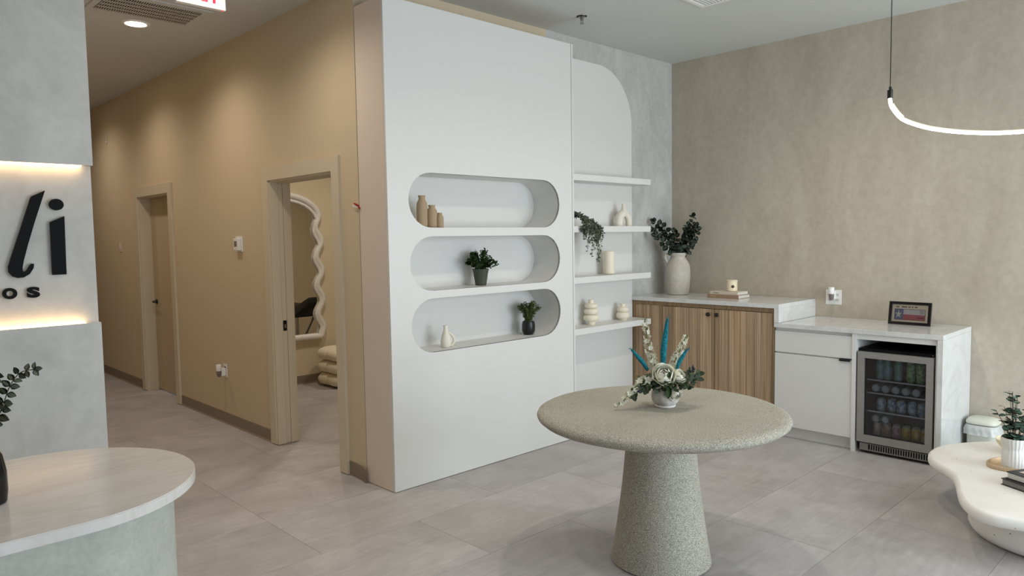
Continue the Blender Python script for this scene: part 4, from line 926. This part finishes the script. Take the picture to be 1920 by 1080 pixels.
for i in range(12):
    a = i*2.4; sp_ = (.03, .065, .10)[i % 3]; h_ = (.25, .20, .14)[i % 3]*rs.uniform(.9, 1.1); b0 = .158
    c_ = spline([(.01*math.cos(a), .01*math.sin(a), b0-.02), (sp_*.5*math.cos(a), sp_*.5*math.sin(a), b0+h_*.45), (sp_*math.cos(a), sp_*math.sin(a), b0+h_)], 7, False)
    obj('stem', tube(BM(), c_, .0016, 5), 'stem_brown', pr_, 60)
    for j in range(3, len(c_), 3):
        e_ = j*1.3 + i
        for q in (0, PI):
            dv = Vector((math.cos(e_+q), math.sin(e_+q), .12)); put_leaf(ce, pr_, c_[j], dv, Vector((0, 0, 1)) + TOC*.55 + rv(.35), rs.uniform(.75, 1.05)*(1.05-.03*j))
    put_leaf(ce, pr_, c_[-1], Vector((math.cos(a), math.sin(a), .3)), Vector((0, 0, 1)), .6)
bo = thing('scalloped_bowl', 'shallow cream bowl behind the ribbed pot', 'bowl', (2.545, -2.80, ZT+.0005))
obj('shell', lathe(BM(), [(.040, 0), (.046, .003), (.085, .025), (.115, .060), (.122, .082), (.118, .083), (.108, .062), (.078, .030), (.002, .016)], 48, lambda a, z: 1 + .02*math.sin(a*10)*min(1, z/.05)), 'candle_cream', bo, 50)
bm = BM()
for i in range(7): blob(bm, (.055*math.cos(i*.9), .055*math.sin(i*.9), .062 + .008*(i % 2)), (.032, .026, .022), 10, 8, Matrix.Rotation(i*1.1, 4, 'Z'))
sf = obj('shell_filling', bm, 'petal_white', bo, 60)
for lab, z0, mm, sx, sy, rz in (('grey-edged black book at the bottom of the coffee table pile', 0, 'book_black', .17, .125, -.50), ('black photo book lying on top of the coffee table pile', .034, 'book_black', .16, .118, -.47)):
    b_ = thing('book', lab, 'book', (1.945 + (.014 if z0 else 0), -3.045 - (.006 if z0 else 0), ZT+.0005+z0), rz, 'books on the coffee table'); h_ = .034 if z0 == 0 else .036
    obj('cover', bxs((-sx, sx, -sy, sy, 0, .0035), (-sx, sx, -sy, sy, h_-.0035, h_), (-sx, sx, -sy, -sy+.004, .0035, h_-.0035)), mm, b_)
    obj('pages', bxs((-sx+.005, sx-.005, -sy+.004, sy-.005, .0035, h_-.0035)), 'grey_plastic' if z0 == 0 else 'page_white', b_)
    if z0: obj('cover_photo', bxs((-sx+.05, sx-.02, -sy+.03, sy-.03, h_, h_+.0006)), 'book_print', b_)

# ================================================================== BIN BY THE WALL
bn = thing('step_bin', 'small cream bin with a plastic liner beside the waterfall counter', 'bin', (3.395, -2.418, 0))
def sq(a, z=0): c, s_ = abs(math.cos(a)), abs(math.sin(a)); return (c**4 + s_**4)**(-1/4)
obj('body', lathe(BM(), [(.086, 0), (.090, .006), (.094, .225)], 48, sq), 'bin_body', bn, 50)
obj('lid', lathe(BM(), [(.097, .232), (.099, .236), (.099, .246), (.092, .258), (.07, .268), (.002, .272)], 48, sq, cap=False), 'bin_cream', bn, 50)
obj('lid_gap', lathe(BM(), [(.0925, .2252), (.0925, .232)], 48, sq), 'grey_plastic', bn)
obj('hinge_block', bxs((-.03, .03, .088, .100, .0, .05)), 'black_metal', bn)
random.seed(5)
obj('liner', lathe(BM(), [(.0955, .224), (.103, .214), (.108, .190), (.107, .170), (.112, .158)], 80, lambda a, z: sq(a)*(1 + (.035*math.sin(a*17+z*40) + .025*math.sin(a*29) + random.uniform(-.012, .012))*min(1, (.226-z)/.03)), cap=False), 'plastic_film', bn, 80)

# ================================================================== VASE ON THE DESK
dv = thing('black_vase', 'black bottle vase at the left edge of the desk', 'vase', (-2.222, -1.045, .8005))
obj('body', lathe(BM(), [(.038, 0), (.046, .004), (.050, .04), (.049, .10), (.040, .15), (.022, .185), (.018, .20), (.021, .215), (.016, .215), (.014, .19)], 36, cap=False), 'black_gloss', dv, 45)
dl = leafme('desk_leaf', .034, .024, 'leaf_desk', n=4)
de = thing('eucalyptus_spray', 'grey-green eucalyptus sprays in the black desk vase', 'plant', (-2.222, -1.045, 1.0))
branches(de, [(.0, 0, [(.055, .10, 0), (.085, .17, 0), (.12, .212, 0), (.165, .222, 0)]), (.0, 0, [(.02, .10, .02), (.05, .18, .03), (.075, .23, .04)]), (-.005, 0, [(-.05, .12, 0), (-.12, .20, 0)]), (.0, 0, [(-.01, .14, -.02), (-.02, .26, -.03)]), (.004, 0, [(.05, .06, .03), (.075, .10, .03)])], dl, .0016, .022, 1.0, z_in=-.16)
